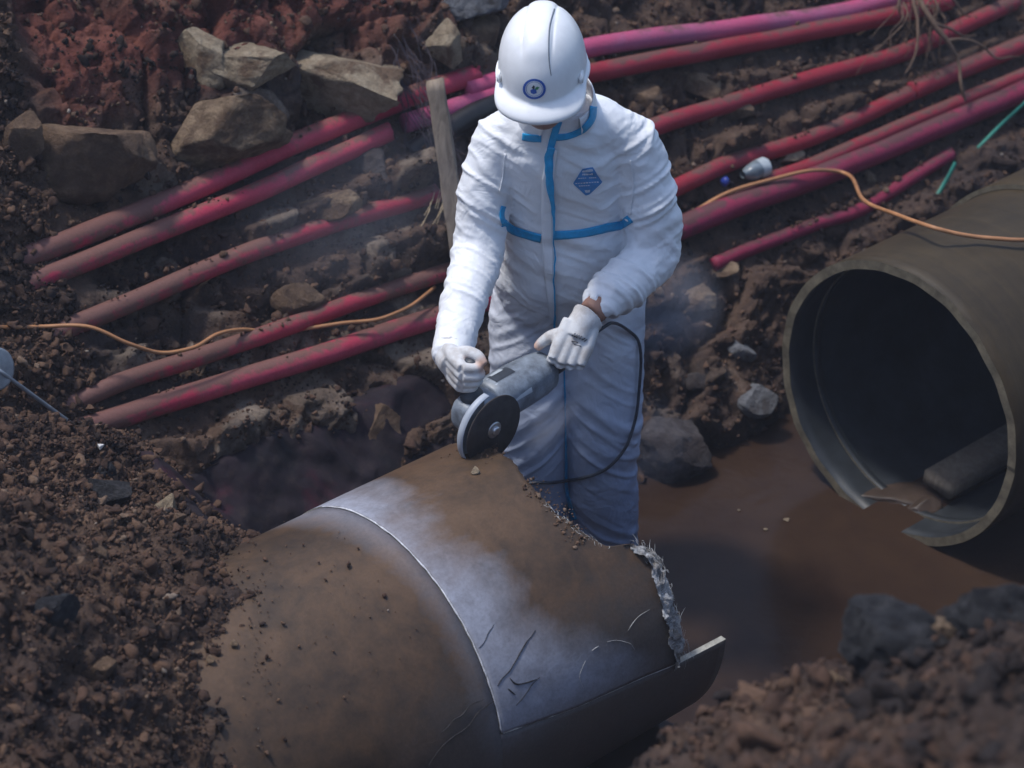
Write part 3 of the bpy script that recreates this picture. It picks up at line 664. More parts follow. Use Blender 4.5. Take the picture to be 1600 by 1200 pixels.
Q = P - CAMP; dq = Q @ _v; sx_ = 800 + FPX * Q[:, 0] / np.maximum(dq, .1); sy_ = 600 - FPX * (Q @ _u) / np.maximum(dq, .1)
vis = (dq > .5) & (sx_ > -120) & (sx_ < 1720) & (sy_ > -120) & (sy_ < 1320)
dpn = 1.0
patch = fbm(P, .22, 3, 77)
def tint_of(mean, sd, chip, dark=.34):
    def f(P0, r2):
        n = len(P0); v = r2.normal(mean, sd, n) - dark * sstep(.1, .4, vnoise(P0, .16, 71)) + .16 * sstep(.1, .5, vnoise(P0, .25, 72)); v = np.clip(v, .02, .93); c = r2.random(n) < chip; v[c] = r2.uniform(.94, 1.0, c.sum()); return v
    return f
tint_m = tint_of(.48, .16, .006); tint_dark = tint_of(.42, .2, .008)
mm = vis & (ismound > .5) & (t > -3.3) & (t < 2.2)
V, F, T = scatter(46000, grid_sampler(mm), .0055, .038, 1.9, seed=3, tintf=tint_m); me = mesh_np('heap_clods', V, F, False); attr(me, 'tint', T)
o = obj('heap_clods', me, M['clod']); o['kind'] = 'stuff'; o['label'] = 'loose crumbly brown soil clods covering the left heap'
mn = vis & (isnear > .5) & (P[:, 1] > 2.3)
def tint_near(P0, r2): return np.clip(tint_of(.52, .2, .004)(P0, r2) - .16 - .40 * sstep(.35, .75, P0[:, 0]), 0, 1)
V, F, T = scatter(10000, grid_sampler(mn), .006, .06, 1.7, seed=5, tintf=tint_near); me = mesh_np('near_clods', V, F, False); attr(me, 'tint', T)
o = obj('near_clods', me, M['clod']); o['kind'] = 'stuff'; o['label'] = 'out of focus soil clods on the near heap at bottom right'
mb = vis & (isbank > .6) & (P[:, 2] > -.02) & (patch > -.35)
V, F, T = scatter(24000, grid_sampler(mb), .005, .040, 1.9, seed=8, tintf=tint_dark); me = mesh_np('bank_clods', V, F, False); attr(me, 'tint', T)
o = obj('bank_clods', me, M['clod']); o['kind'] = 'stuff'; o['label'] = 'small clods and gravel clinging to the far bank'

# soil fallen on the conduits
def con_samp(n, r2):
    out = []
    for i in range(n):
        Pc, r = CW[r2.integers(len(CW))]; q = resample(Pc, .05); j = r2.integers(len(q) - 1); c = q[j] + (q[j + 1] - q[j]) * r2.random()
        if vnoise(c[None], .12, 33)[0] < .25: c = c + MV * r * r2.uniform(.9, 1.6)
        a = r2.normal(.15, .45); dn = np.array([0, 0, math.cos(a)]) + MV * math.sin(a); out.append((c + nb * .1 * r + dn * r * .98, dn))
    return out
V, F, T = scatter(1500, con_samp, .004, .022, 1.6, seed=18, tintf=tint_of(.55, .12, .0, .1)); me = mesh_np('conduit_clods', V, F, False); attr(me, 'tint', T)
o = obj('conduit_clods', me, M['clod']); o['kind'] = 'stuff'; o['label'] = 'crumbs of soil lying on top of the conduits'
# ------------------------------------------------------------------ the worker
def unit(v): v = np.asarray(v, float); return v / np.linalg.norm(v)
def loft(secs, seg=40, power=2.3):
    """closed body through sections (centre, half-width a, half-depth b, axis u, axis v)"""
    a = np.linspace(0, 2 * np.pi, seg, endpoint=False); rows = []
    for c, ra, rb, u, v in secs:
        ca = np.sign(np.cos(a)) * np.abs(np.cos(a)) ** (2 / power); sa = np.sign(np.sin(a)) * np.abs(np.sin(a)) ** (2 / power)
        rows.append(np.asarray(c) + ra * ca[:, None] * np.asarray(u) + rb * sa[:, None] * np.asarray(v))
    V = np.vstack(rows); n = len(secs); F = [grid_faces(n, seg, True)]
    V = np.vstack([V, secs[0][0], secs[-1][0]]); k = np.arange(seg); k2 = (k + 1) % seg
    F.append(np.concatenate([np.stack([np.full(seg, n * seg), k2, k], -1), np.stack([np.full(seg, n * seg + 1), (n - 1) * seg + k, (n - 1) * seg + k2], -1)]))
    return V, F
def limb(pts, rad, seg=24, flat=1.0):
    n = len(pts); Pp = spline(pts, 8); rr = np.interp(np.linspace(0, n - 1, len(Pp)), np.arange(n), rad)
    return sweep(Pp, rr, seg, True)
def ball(c, r, scale=(1, 1, 1)):
    V, F = ico(3); return V * np.asarray(scale) * r + np.asarray(c), [F]
def remesh(parts, voxel, smooth_it=4):
    V, F = join_np(parts); me = mesh_np('tmp', V, F); o = bpy.data.objects.new('tmp', me); COL.objects.link(o)
    # every shell must face outwards before voxelising
    bm = bmesh.new(); bm.from_mesh(me); bmesh.ops.recalc_face_normals(bm, faces=bm.faces); bm.to_mesh(me); bm.free()
    md = o.modifiers.new('r', 'REMESH'); md.mode = 'VOXEL'; md.voxel_size = voxel; md.use_smooth_shade = True
    sm = o.modifiers.new('s', 'SMOOTH'); sm.factor = .5; sm.iterations = smooth_it
    dg = bpy.context.evaluated_depsgraph_get(); m2 = bpy.data.meshes.new_from_object(o.evaluated_get(dg), depsgraph=dg)
    bpy.data.objects.remove(o); bpy.data.meshes.remove(me)
    n = len(m2.vertices); co = np.zeros(n * 3, np.float32); m2.vertices.foreach_get('co', co); V = co.reshape(-1, 3).astype(float)
    k = len(m2.polygons); tot = np.zeros(k, np.int32); m2.polygons.foreach_get('loop_total', tot)
    li = np.zeros(len(m2.loops), np.int32); m2.loops.foreach_get('vertex_index', li); ls_ = np.zeros(k, np.int32); m2.polygons.foreach_get('loop_start', ls_)
    q = ls_[tot == 4][:, None] + np.arange(4); tr = ls_[tot == 3][:, None] + np.arange(3)
    Fs = [li[q]] + ([li[tr]] if len(tr) else []); bpy.data.meshes.remove(m2); return V, Fs
def vnormals(V, Fs):
    Nv = np.zeros_like(V)
    for f in Fs:
        fn = np.cross(V[f[:, 2]] - V[f[:, 0]], V[f[:, -1]] - V[f[:, 1]])
        for k in range(f.shape[1]):
            for c in range(3): Nv[:, c] += np.bincount(f[:, k], fn[:, c], len(V))
    return Nv / (np.linalg.norm(Nv, axis=1)[:, None] + 1e-12)
def subdiv(o, lv=1):
    m_ = o.modifiers.new('sub', 'SUBSURF'); m_.levels = lv; m_.render_levels = lv; m_.subdivision_type = 'CATMULL_CLARK'

GC = at(771, 671, 4.745)                                     # disc centre
GN = unit((.72, -.69, -.05))                                 # outward face of the disc
GZ = -GN; _h = GC + .086 * GZ; _r = ray(888, 557); _t = CAMP + _r * (((_h - CAMP) @ GN) / (_r @ GN)); GX = unit(_t - _h); GY = np.cross(GZ, GX)     # x to the rear, z up the spindle, y along the side handle
if GY[2] < 0: GY = -GY
def G(x, y, z): return GC + x * GX + y * GY + z * GZ
hr_axis = G(.022, .106, .086)                                # middle of the side handle
dorsal = unit(np.array([-.86, -.34, .05])); Yr = unit(GY); Xh = unit(np.cross(Yr, dorsal)); rootR = hr_axis + dorsal * .034 - Xh * .078
hl_axis = G(.262, 0, .086); Zl = unit(np.array([.10, -.80, .55])); Xl = -unit(_u) * .90 + np.array([-.36, 0, 0]); Xl = unit(Xl - Zl * (Xl @ Zl)); Yl = unit(np.cross(Zl, Xl))
Yl = -Yl if (Yl @ np.array([-1.0, 0, 0])) < 0 else Yl
rootL = at(908, 508, _t[1] - .050)
# joints, read off the photo at plausible distances
SHR = at(783, 215, 5.23); ELR = at(748, 385, 5.15); WRR = rootR - .030 * unit(rootR - ELR)      # his right arm (left in the picture)
SHL = at(985, 217, 5.23); ELL = at(1016, 386, 5.20); WRL = rootL - .095 * unit(rootL - ELL)    # his left arm
X_, Y_, Z_ = np.eye(3)
def tor(z, y, x, a, b, yaw=.10): return (np.array([x, y, z]), a, b, np.array([math.cos(yaw), math.sin(yaw), 0]), np.array([-math.sin(yaw), math.cos(yaw), 0]))
torso = loft([tor(.70, 5.385, .142, .10, .08), tor(.76, 5.385, .142, .165, .115), tor(.86, 5.375, .142, .184, .140), tor(.93, 5.36, .141, .190, .150), tor(1.0, 5.35, .139, .184, .148),
              tor(1.08, 5.33, .136, .170, .138), tor(1.17, 5.30, .132, .168, .132), tor(1.26, 5.27, .128, .176, .125), tor(1.33, 5.245, .124, .184, .112),
              tor(1.385, 5.235, .120, .172, .100), tor(1.425, 5.22, .117, .132, .090), tor(1.455, 5.205, .114, .092, .086), tor(1.48, 5.195, .112, .076, .078)], 48)
armR = limb([SHR + [.05, 0, .018], SHR + [.0, 0, -.008], .5 * (SHR + ELR) + [-.012, .01, 0], ELR + [0, .012, 0], .5 * (ELR + WRR) + [-.004, 0, -.008], WRR, WRR + .012 * unit(WRR - ELR)], [.064, .070, .064, .061, .055, .048, .045], 28)
armL = limb([SHL + [-.05, 0, .018], SHL + [.0, 0, -.008], .5 * (SHL + ELL) + [.018, .01, 0], ELL + [.006, .012, -.004], .5 * (ELL + WRL) + [0, 0, -.012], WRL, WRL + .010 * unit(WRL - ELL)], [.064, .071, .069, .066, .060, .050, .046], 28)
legL = limb([(.228, 5.375, .86), (.232, 5.36, .70), (.236, 5.33, .50), (.238, 5.345, .30), (.246, 5.37, .12), (.25, 5.38, -.02), (.25, 5.38, -.08)], [.108, .112, .100, .094, .092, .088, .070], 28)
legR = limb([(.056, 5.375, .86), (.052, 5.36, .70), (.050, 5.33, .50), (.056, 5.345, .30), (.066, 5.37, .12), (.07, 5.38, -.02), (.07, 5.38, -.08)], [.108, .110, .100, .094, .092, .088, .070], 28)
trapL = limb([(.112, 5.20, 1.445), .5 * (np.array([.112, 5.20, 1.445]) + SHL) + [0, 0, .012], SHL], [.06, .066, .066], 24)
trapR = limb([(.112, 5.20, 1.445), .5 * (np.array([.112, 5.20, 1.445]) + SHR) + [0, 0, .012], SHR], [.06, .064, .064], 24)
PARTS = [trapL, trapR, torso, armR, armL, legL, legR]
# the overall is cut too large for the man: let the extra cloth buckle into folds over him
def buckle(V0, N0, Fs, slack, iters, lo=-.006, hi=.020, tang=.018, bend=.22, seed=3, amp=.006, wl=.07):
    E = []
    for f in Fs:
        k = f.shape[1]
        for i in range(k): E.append(np.stack([f[:, i], f[:, (i + 1) % k]], -1))
        if k == 4: E.append(f[:, [0, 2]]); E.append(f[:, [1, 3]])
    E = np.unique(np.sort(np.vstack(E), 1), axis=0); L0 = np.linalg.norm(V0[E[:, 0]] - V0[E[:, 1]], axis=1)
    sl = .5 * (slack[E[:, 0]] + slack[E[:, 1]]); L = L0 * (1 + sl)
    deg = np.bincount(E.ravel(), minlength=len(V0)).astype(float)
    X = V0 + N0 * ((folds(V0) if wl > .1 else 0) + amp * fbm(V0, wl, 3, seed))[:, None]
    for it in range(iters):
        dv = X[E[:, 1]] - X[E[:, 0]]; l = np.linalg.norm(dv, axis=1) + 1e-9; c = ((l - L) / l * .5)[:, None] * dv
        D = np.stack([np.bincount(E[:, 0], c[:, k], len(V0)) - np.bincount(E[:, 1], c[:, k], len(V0)) for k in range(3)], -1) / deg[:, None]
        X = X + 1.5 * D
        disp_ = X - V0
        if it % 2 == 0:
            A = np.stack([np.bincount(E[:, 0], disp_[E[:, 1], k], len(V0)) + np.bincount(E[:, 1], disp_[E[:, 0], k], len(V0)) for k in range(3)], -1) / deg[:, None]
            disp_ = disp_ + bend * (A - disp_)
        disp_[:, 2] -= .00012
        dn = (disp_ * N0).sum(1); tn = disp_ - dn[:, None] * N0; tl = np.linalg.norm(tn, axis=1)
        tn *= np.minimum(1, tang / (tl + 1e-9))[:, None]
        X = V0 + np.clip(dn, lo, hi)[:, None] * N0 + tn
    return X
def folds(V, k=1.0, sd=0):
    """pull lines of the cloth: rings round the bent arms, long diagonals on trunk and legs"""
    out = np.zeros(len(V)); tot = np.full(len(V), 1e-9)
    for a, b, lam, st, amp_, rad, sh_ in [(SHR, ELR, .075, .30, .017, .10, .35), (ELR, WRR, .060, .26, .017, .09, .25), (SHL, ELL, .075, .30, .018, .10, -.35), (ELL, WRL, .058, .26, .019, .09, -.2),
                                     (np.array([.13, 5.28, 1.42]), np.array([.14, 5.36, .95]), .13, .42, .014, .17, .55), (np.array([.235, 5.36, .80]), np.array([.245, 5.36, 0.]), .11, .36, .015, .13, .75), (np.array([.055, 5.36, .80]), np.array([.065, 5.36, 0.]), .11, .36, .015, .13, -.75)]:
        ax = unit(b - a); L_ = np.linalg.norm(b - a); q = V - a; s_ = np.clip(q @ ax, 0, L_); pr_ = q - (q @ ax)[:, None] * ax; dd = np.linalg.norm(q - s_[:, None] * ax, axis=1)
        u_ = unit(np.cross(ax, [0, -1.0, .1])); co = np.stack([(q @ ax) / lam + sh_ * (q @ u_) / lam, (pr_ @ u_) / st, (pr_ @ np.cross(ax, u_)) / st], -1) * k + sd * 3.7
        co = co + .35 * np.stack([vnoise(co, 2.2, 13), vnoise(co, 2.2, 14), vnoise(co, 2.2, 15)], -1)
        n1 = vnoise(co, 1.0, int(lam * 1e4)); n2 = vnoise(co * [2.1, 1.6, 1.6] + 7, 1.0, 91)
        mk_ = sstep(-.25, .45, vnoise(co * .5 + 31, 1.0, 57 + sd))
        f = (np.exp(-(n1 / .20) ** 2) * .75 + np.exp(-(n2 / .20) ** 2) * .35 - .25) * (.15 + .85 * mk_)
        w_ = np.exp(-(dd / rad) ** 4); out += w_ * f * amp_; tot += w_
    return out / tot
def near_pt(V, c, r): return np.exp(-((V - np.asarray(c)) ** 2).sum(1) / r ** 2)
def slack_of(V):
    k = .35 + .9 * near_pt(V, ELR, .13) + 1.0 * near_pt(V, ELL, .15) + .5 * near_pt(V, WRR, .09) + .6 * near_pt(V, WRL, .10) + .7 * near_pt(V, SHL, .15) + .5 * near_pt(V, SHR, .13)
    return k + .5 * sstep(.80, .55, V[:, 2]) + .6 * np.exp(-((V[:, 2] - .90) / .08) ** 2)
KV, KF = remesh(PARTS, .0165, 2); KN = vnormals(KV, KF)
KX = buckle(KV, KN, KF, .07 * slack_of(KV), 60, -.016, .022, .03, .03, 3, .003, .16)      # broad folds
from mathutils.kdtree import KDTree
kd = KDTree(len(KV))
for i, p in enumerate(KV): kd.insert(p, i)
kd.balance()
CV0, CF = remesh(PARTS, .0066, 6); KD = KX - KV; dsp = np.zeros_like(CV0)
for i, p in enumerate(CV0):
    r_ = kd.find_n(p, 7); wq = np.array([math.exp(-(x[2] / .014) ** 2) + 1e-6 for x in r_]); dsp[i] = (wq[:, None] * KD[[x[1] for x in r_]]).sum(0) / wq.sum()
CN0 = vnormals(CV0, CF)
ridge = .55 * folds(CV0, 1.2, 1) + .40 * folds(CV0, 2.2, 2) * (.4 + .6 * slack_of(CV0)) + .18 * folds(CV0, 4.4, 3)
CV = CV0 + .75 * dsp + CN0 * ridge[:, None]; CN = vnormals(CV, CF)
CX = buckle(CV, CN, CF, .05 * slack_of(CV), 30, -.004, .007, .010, .06, 5, .002, .05)      # fine creases on top of them

def suit_material():
    m, nt, b = mat('white_coverall'); co = objco(nt)
    n = noise(nt, 13, 3, .5, co, 1.2); n2 = noise(nt, 45, 5, .6, co, .6); n3 = noise(nt, 400, 3, .6, co)
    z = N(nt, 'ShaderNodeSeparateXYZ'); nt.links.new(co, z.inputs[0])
    c = mix(nt, maprange(nt, noise(nt, 5, 5, .6, co), .46, .70, 0, .30), (.78, .80, .83), (.55, .53, .50))
    # shade on the legs painted in: cloth turns blue-grey, darker downwards
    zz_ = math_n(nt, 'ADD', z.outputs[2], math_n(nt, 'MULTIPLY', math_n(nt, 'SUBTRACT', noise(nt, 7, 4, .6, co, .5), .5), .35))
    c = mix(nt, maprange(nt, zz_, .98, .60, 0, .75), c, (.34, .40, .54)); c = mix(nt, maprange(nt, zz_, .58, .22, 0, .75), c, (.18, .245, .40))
    low = math_n(nt, 'MULTIPLY', maprange(nt, z.outputs[2], .14, -.02), maprange(nt, n2, .42, .62, .25, .8))   # muddy splashes above the water
    c = mix(nt, low, c, (.26, .22, .19))
    setc(nt, b, c); b.inputs['Roughness'].default_value = .58; b.inputs['Specular IOR Level'].default_value = .35
    # sharp paper-like creases
    r1 = math_n(nt, 'ABSOLUTE', math_n(nt, 'SUBTRACT', n, .5)); r2_ = math_n(nt, 'ABSOLUTE', math_n(nt, 'SUBTRACT', n2, .5))
    h = math_n(nt, 'ADD', math_n(nt, 'MULTIPLY', r1, 1.0), math_n(nt, 'MULTIPLY', r2_, .12))
    bump(nt, b, math_n(nt, 'ADD', h, math_n(nt, 'MULTIPLY', n3, .015)), .30, .020); return m
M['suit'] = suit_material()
M['tape'] = plain('blue_tape', (.012, .31, .60), .5, var=.15, scale=60, bmp=.1)
M['skin'] = plain('skin', (.30, .16, .115), .55, var=.12, scale=50, bmp=.15, bd=.001)
M['skin'].node_tree.nodes['Principled BSDF'].inputs['Subsurface Weight'].default_value = .0
def glove_material():
    m, nt, b = mat('work_glove'); co = objco(nt); n = noise(nt, 28, 5, .6, co); n2 = noise(nt, 420, 3, .6, co)
    c = mix(nt, maprange(nt, n, .42, .66, 0, .7), (.60, .61, .62), (.34, .30, .27)); 
    c = mix(nt, attrib(nt, 'tip'), c, (.62, .34, .22))
    setc(nt, b, c); b.inputs['Roughness'].default_value = .8; bump(nt, b, math_n(nt, 'ADD', n2, math_n(nt, 'MULTIPLY', n, .5)), .35, .003); return m
M['glove'] = glove_material()
M['helmet'] = plain('helmet_white', (.74, .75, .76), .36, var=.06, scale=22, bmp=.02, spec=.5)
M['ink_blue'] = plain('ink_blue', (.03, .10, .38), .5, var=.1, bmp=0)
M['ink_dark'] = plain('ink_dark', (.03, .035, .05), .6, var=.1, bmp=0)
M['ink_green'] = plain('ink_green', (.05, .22, .10), .5, var=.1, bmp=0)

# body: head, neck, trunk core and forearms as one skin
HC = at(848, 104, 5.085) + np.array([0, 0, .0])                       # centre of the helmet's rim plane
HYAW, HPIT, HROL = math.radians(-6), math.radians(14), math.radians(-2)
HR = np.array((Matrix.Rotation(HYAW, 3, 'Z') @ Matrix.Rotation(HROL, 3, 'Y') @ Matrix.Rotation(HPIT, 3, 'X')))   # head frame: -y forward, z up
def hd(p): return HC + HR @ np.asarray(p, float)
NB = np.array([.112, 5.20, 1.44])
parts = [ball(hd((0, .015, .02)), 1, (.078, .098, .10)), ball(hd((0, -.005, -.045)), 1, (.066, .085, .085)), ball(hd((0, -.035, -.10)), 1, (.045, .05, .045)),
         limb([hd((0, -.085, -.03)), hd((0, -.105, -.062)), hd((0, -.088, -.072))], [.011, .017, .012], 12),
         limb([hd((-.024, -.083, -.092)), hd((0, -.09, -.094)), hd((.024, -.083, -.092))], [.006, .009, .006], 10),
         limb([hd((-.045, -.072, -.018)), hd((0, -.088, -.016)), hd((.045, -.072, -.018))], [.010, .012, .010], 10),
         ball(hd((.077, .015, -.035)), 1, (.012, .02, .032)), ball(hd((-.077, .015, -.035)), 1, (.012, .02, .032)),
         limb([hd((0, .03, -.05)), .5 * (hd((0, .03, -.08)) + NB), NB, NB + [0, .03, -.08]], [.062, .058, .062, .075], 20),
         loft([tor(.80, 5.385, .142, .12, .09), tor(.95, 5.36, .14, .13, .10), tor(1.2, 5.30, .13, .13, .09), tor(1.37, 5.245, .122, .15, .075), tor(1.43, 5.22, .117, .07, .06)], 24),
         limb([SHR, ELR, WRR, WRR + .055 * unit(WRR - ELR)], [.045, .042, .030, .028], 16), limb([SHL, ELL, WRL, WRL + .055 * unit(WRL - ELL)], [.045, .042, .036, .034], 16),
         limb([(.228, 5.375, .84), (.236, 5.345, .46), (.25, 5.385, .02)], [.075, .055, .045], 16), limb([(.056, 5.375, .84), (.05, 5.345, .46), (.07, 5.385, .02)], [.075, .055, .045], 16)]
BV, BF = remesh(parts, .0062, 3)
person = obj('person', mesh_np('person', BV, BF), M['skin'])
tag(person, 'person in white hooded coverall and white helmet bending over a power saw', 'person')
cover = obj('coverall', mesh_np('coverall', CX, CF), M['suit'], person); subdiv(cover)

# cloth surface for seams and tapes
def bvh_of(V, Fs):
    pol = []
    for f in Fs: pol += [tuple(x) for x in f.tolist()]
    return BVHTree.FromPolygons([tuple(x) for x in V.tolist()], pol)
CB = bvh_of(CX, CF)
def on_surface(tree, px, py, lift):
    r = ray(px, py); r = r / np.linalg.norm(r); h = tree.ray_cast(Vector(CAMP), Vector(r))
    if h[0] is None: return None
    n = h[1] if h[1].dot(Vector(r)) < 0 else -h[1]
    return np.array(h[0] + n * lift)
def strip(name, tree, pts, wpx, mt, parent, lift=.0022, nw=5, step=3.0, thick=.0018):
    """a tape stuck on the cloth: follows every fold it crosses"""
    C = spline(np.array([p[:2] for p in pts], float), 10); C = resample(C, step); T = np.gradient(C, axis=0); T /= np.linalg.norm(T, axis=1)[:, None]; Np = np.stack([-T[:, 1], T[:, 0]], -1)
    wv = np.interp(np.linspace(0, 1, len(C)), np.linspace(0, 1, len(wpx)), wpx) if isinstance(wpx, (list, tuple)) else np.full(len(C), wpx)
    rows = []
    for c, n_, wd in zip(C, Np, wv):
        row = [on_surface(tree, *(c + n_ * wd * s), lift) for s in np.linspace(-.5, .5, nw)]
        if any(x is None for x in row): continue
        if np.ptp([depth(x) for x in row]) > .04: continue
        rows.append(row)
    V = np.array(rows); n = len(V)
    # two light smoothing passes keep the tape flat where the cloth is rough
    for _ in range(2): V[1:-1] = .5 * V[1:-1] + .25 * (V[:-2] + V[2:])
    V = V.reshape(-1, 3); o = obj(name, mesh_np(name, V, grid_faces(n, nw)), mt, parent)
    md = o.modifiers.new('t', 'SOLIDIFY'); md.thickness = thick; md.offset = 0; return o
for pts, wd in [([(786, 349), (800, 358), (822, 366), (846, 372)], 13), ([(863, 367), (890, 366), (915, 363), (950, 355), (972, 351), (985, 341)], 13),
                ([(786, 322), (783, 336), (787, 350)], 7)]:
    strip('chest_tape', CB, pts, wd, M['tape'], cover)
strip('zip_flap', CB, [(862, 232), (858, 262), (855, 320), (857, 400), (861, 460), (865, 505)], [18, 18, 18, 17, 14, 10], M['suit'], cover, lift=.006, thick=.004)
strip('zip_tape', CB, [(862, 226), (858, 246), (859, 280), (863, 306), (865, 340), (866, 400), (867, 460), (867, 508)], [12, 13, 8, 2.5, 2, 2, 2, 3.5], M['tape'], cover, lift=.0115)
strip('leg_seam_tape', CB, [(880, 560), (882, 640), (884, 720), (886, 770), (898, 812)], [1.5, 2, 3.5, 7, 9], M['tape'], cover, lift=.003)
strip('shoulder_seam', CB, [(780, 300), (786, 270), (790, 240)], 2.2, M['suit'], cover, lift=.003)
strip('shoulder_seam', CB, [(985, 335), (990, 290), (985, 250)], 2.2, M['suit'], cover, lift=.003)

# printed diamond on the chest
def patch_grid(tree, f, nu, nv, lift):
    V = []; 
    for i in range(nv):
        for j in range(nu):
            px, py = f(j / (nu - 1), i / (nv - 1)); q = on_surface(tree, px, py, lift); V.append(q if q is not None else (V[-1] if V else np.zeros(3)))
    return np.array(V), grid_faces(nv, nu)
def diamond_xy(u, v):                                        # rhomb with a blunt top
    y = 262 + 42 * v; hw = np.interp(v, [0, .55, 1], [8, 23, 3]); return 918 + (u - .5) * 2 * hw, y + (u - .5) * -2
V, F = patch_grid(CB, diamond_xy, 16, 16, .002); o = obj('chest_print', mesh_np('chest_print', V, F), plain('print_blue', (.06, .22, .48), .6, var=.2, scale=80, bmp=0), cover)
k = 0
for v0, u0, u1, hgt in [(.06, .12, .88, .07), (.19, .2, .8, .06), (.34, .1, .45, .035), (.34, .55, .9, .035), (.52, .08, .9, .03), (.62, .15, .6, .03), (.80, .3, .7, .10)]:
    # lettering too small to read: rows of separate white strokes
    n = max(3, int((u1 - u0) * 12))
    prt = []
    for i in range(n):
        a = u0 + (u1 - u0) * i / n; b = a + (u1 - u0) / n * .62
        V, F = patch_grid(CB, lambda u, v, a=a, b=b: diamond_xy(a + (b - a) * u, v0 + hgt * v), 2, 2, .0032); prt.append((V, [F]))
    V, F = join_np(prt); obj('print_lettering', mesh_np('print_lettering', V, F), M['suit'], o)

# collar: standing band, open in front, with taped lower edge
def collar():
    rows = []; a = np.radians(np.linspace(-62, 242, 60))           # 270 deg (front) left open
    yaw = math.radians(6)
    prof = [(.098, .082, -.010), (.094, .088, .020), (.086, .090, .048), (.082, .088, .072), (.076, .082, .074), (.078, .080, .045), (.088, .074, -.005)]
    c0 = np.array([.108, 5.185, 1.452]); tilt = .42
    for ra, rb, h in prof:
        x = ra * np.cos(a); y = rb * np.sin(a); z = h + 0 * a
        front = np.clip(-np.sin(a), 0, 1)
        x = x * (1 + .06 * front); z = z - .012 * front * (h > .03) + .003 * np.sin(5 * a + h * 40)
        yy = y * math.cos(tilt) - z * math.sin(tilt); zz = y * math.sin(tilt) + z * math.cos(tilt)
        rows.append(np.stack([x * math.cos(yaw) - yy * math.sin(yaw), x * math.sin(yaw) + yy * math.cos(yaw), zz], -1) + c0)
    V = np.vstack(rows); return V, len(prof), 60
V, n, m_ = collar(); F = grid_faces(n, m_); co_ = obj('collar', mesh_np('collar', V, F), M['suit'], cover); subdiv(co_)
KB = bvh_of(np.vstack([V, CX]), [F] + [f + len(V) for f in CF])
strip('collar_tape', KB, [(926, 166), (923, 186), (908, 203), (888, 212), (868, 214)], 10, M['tape'], co_, lift=.003)
strip('collar_tape', KB, [(873, 188), (868, 202), (864, 216), (860, 232)], 11, M['tape'], co_, lift=.004)
strip('collar_tape', KB, [(817, 213), (832, 215), (846, 216)], 11, M['tape'], co_, lift=.003)

# ---- hard hat
def hat_shell():
    na, ne = 128, 40; rows = []; a = np.linspace(0, 2 * np.pi, na, endpoint=False)
    fr = np.clip(-np.sin(a), 0, 1)                                 # -y is the front
    def ring(s, extra=0.0):                                        # s: 0 rim .. 1 crown
        e = s * math.pi / 2; rx = .106 * math.cos(e) ** .80; ry = .140 * math.cos(e) ** .80; z = .149 * math.sin(e) ** .92
        return rx, ry, z
    prof = []
    for s in np.linspace(1, 0, ne):
        rx, ry, z = ring(s)
        x = rx * np.cos(a); y = ry * np.sin(a); zz = np.full(na, z)
        # raised band from front to back with a groove on each side
        band = np.exp(-(x / .030) ** 6) * sstep(.30, .55, s) * sstep(-.125, -.09, y); groove = np.exp(-((np.abs(x) - .036) / .0022) ** 2) * sstep(.45, .62, s)
        k = 1 + .030 * band - .022 * groove
        prof.append(np.stack([x * k, y * k, zz * k], -1))
    # rim: a rolled lip, growing into the peak at the front
    lip = .005 + .003 * np.abs(np.cos(a)) ** 4 * (np.sin(a) < .2); peak = .032 * sstep(.25, .80, fr)
    base = prof[-1]; nrm = np.stack([np.cos(a), np.sin(a), 0 * a], -1)
    drop_ = -.004 - .020 * sstep(.25, .9, fr)
    for f, dz in [(.35, .25), (.7, .6), (1.0, 1.0), (1.03, 1.25), (.95, 1.45), (.3, 1.1)]:
        q = base + nrm * ((lip + peak) * f)[:, None]; q[:, 2] += drop_ * dz - (.004 if dz > 1.2 else 0); prof.append(q)
    inner = base * np.array([.97, .97, 1]); inner[:, 2] -= .004; prof.append(inner); prof.append(inner * np.array([.97, .97, 1]) + [0, 0, .03])
    V = np.vstack(prof); return V, grid_faces(len(prof), na, True)
V, F = hat_shell(); V = (V * .955) @ HR.T + HC
hat = obj('hard_hat', mesh_np('hard_hat', V, F[:, ::-1]), M['helmet'], person); hat['label'] = 'white hard hat with round blue emblem above the peak'
subdiv(hat)
HB = bvh_of(V, [F])
def hat_patch(name, cx, cy, r0, r1, mt, lift, n=40, sq=1.0, ang=0.0):
    a = np.linspace(0, 2 * np.pi, n, endpoint=False); rows = []
    for r in (r0, r1):
        rows.append([on_surface(HB, cx + r * math.cos(t_), cy + r * sq * math.sin(t_), lift) for t_ in a])
    V = np.array(rows).reshape(-1, 3); return obj(name, mesh_np(name, V, grid_faces(2, n, True)), mt, hat)
def hat_poly(name, pts, mt, lift):
    V = np.array([on_surface(HB, px, py, lift) for px, py in pts]); c = V.mean(0); n = len(V); V = np.vstack([V, c]); k = np.arange(n)
    return obj(name, mesh_np(name, V, np.stack([k, (k + 1) % n, np.full(n, n)], -1)), mt, hat)
bx, by = 835, 138.5
hat_patch('emblem_disc', bx, by, .3, 17.2, M['helmet'], .0012, sq=.90)
hat_patch('emblem_ring', bx, by, 13.9, 17.6, M['ink_blue'], .0020, sq=.90)
hat_patch('emblem_inner_ring', bx, by, 11.9, 12.5, M['ink_blue'], .0020, sq=.90)
hat_poly('emblem_figure', [(bx - 6, by + 2), (bx - 1, by - 1), (bx + 3, by + 1), (bx + 4, by + 6), (bx - 1, by + 8), (bx - 5, by + 6)], M['ink_blue'], .0022)
hat_poly('emblem_figure', [(bx - 4, by - 2), (bx - 1, by - 6), (bx + 1, by - 4), (bx + 0, by + 1)], M['ink_dark'], .0026)
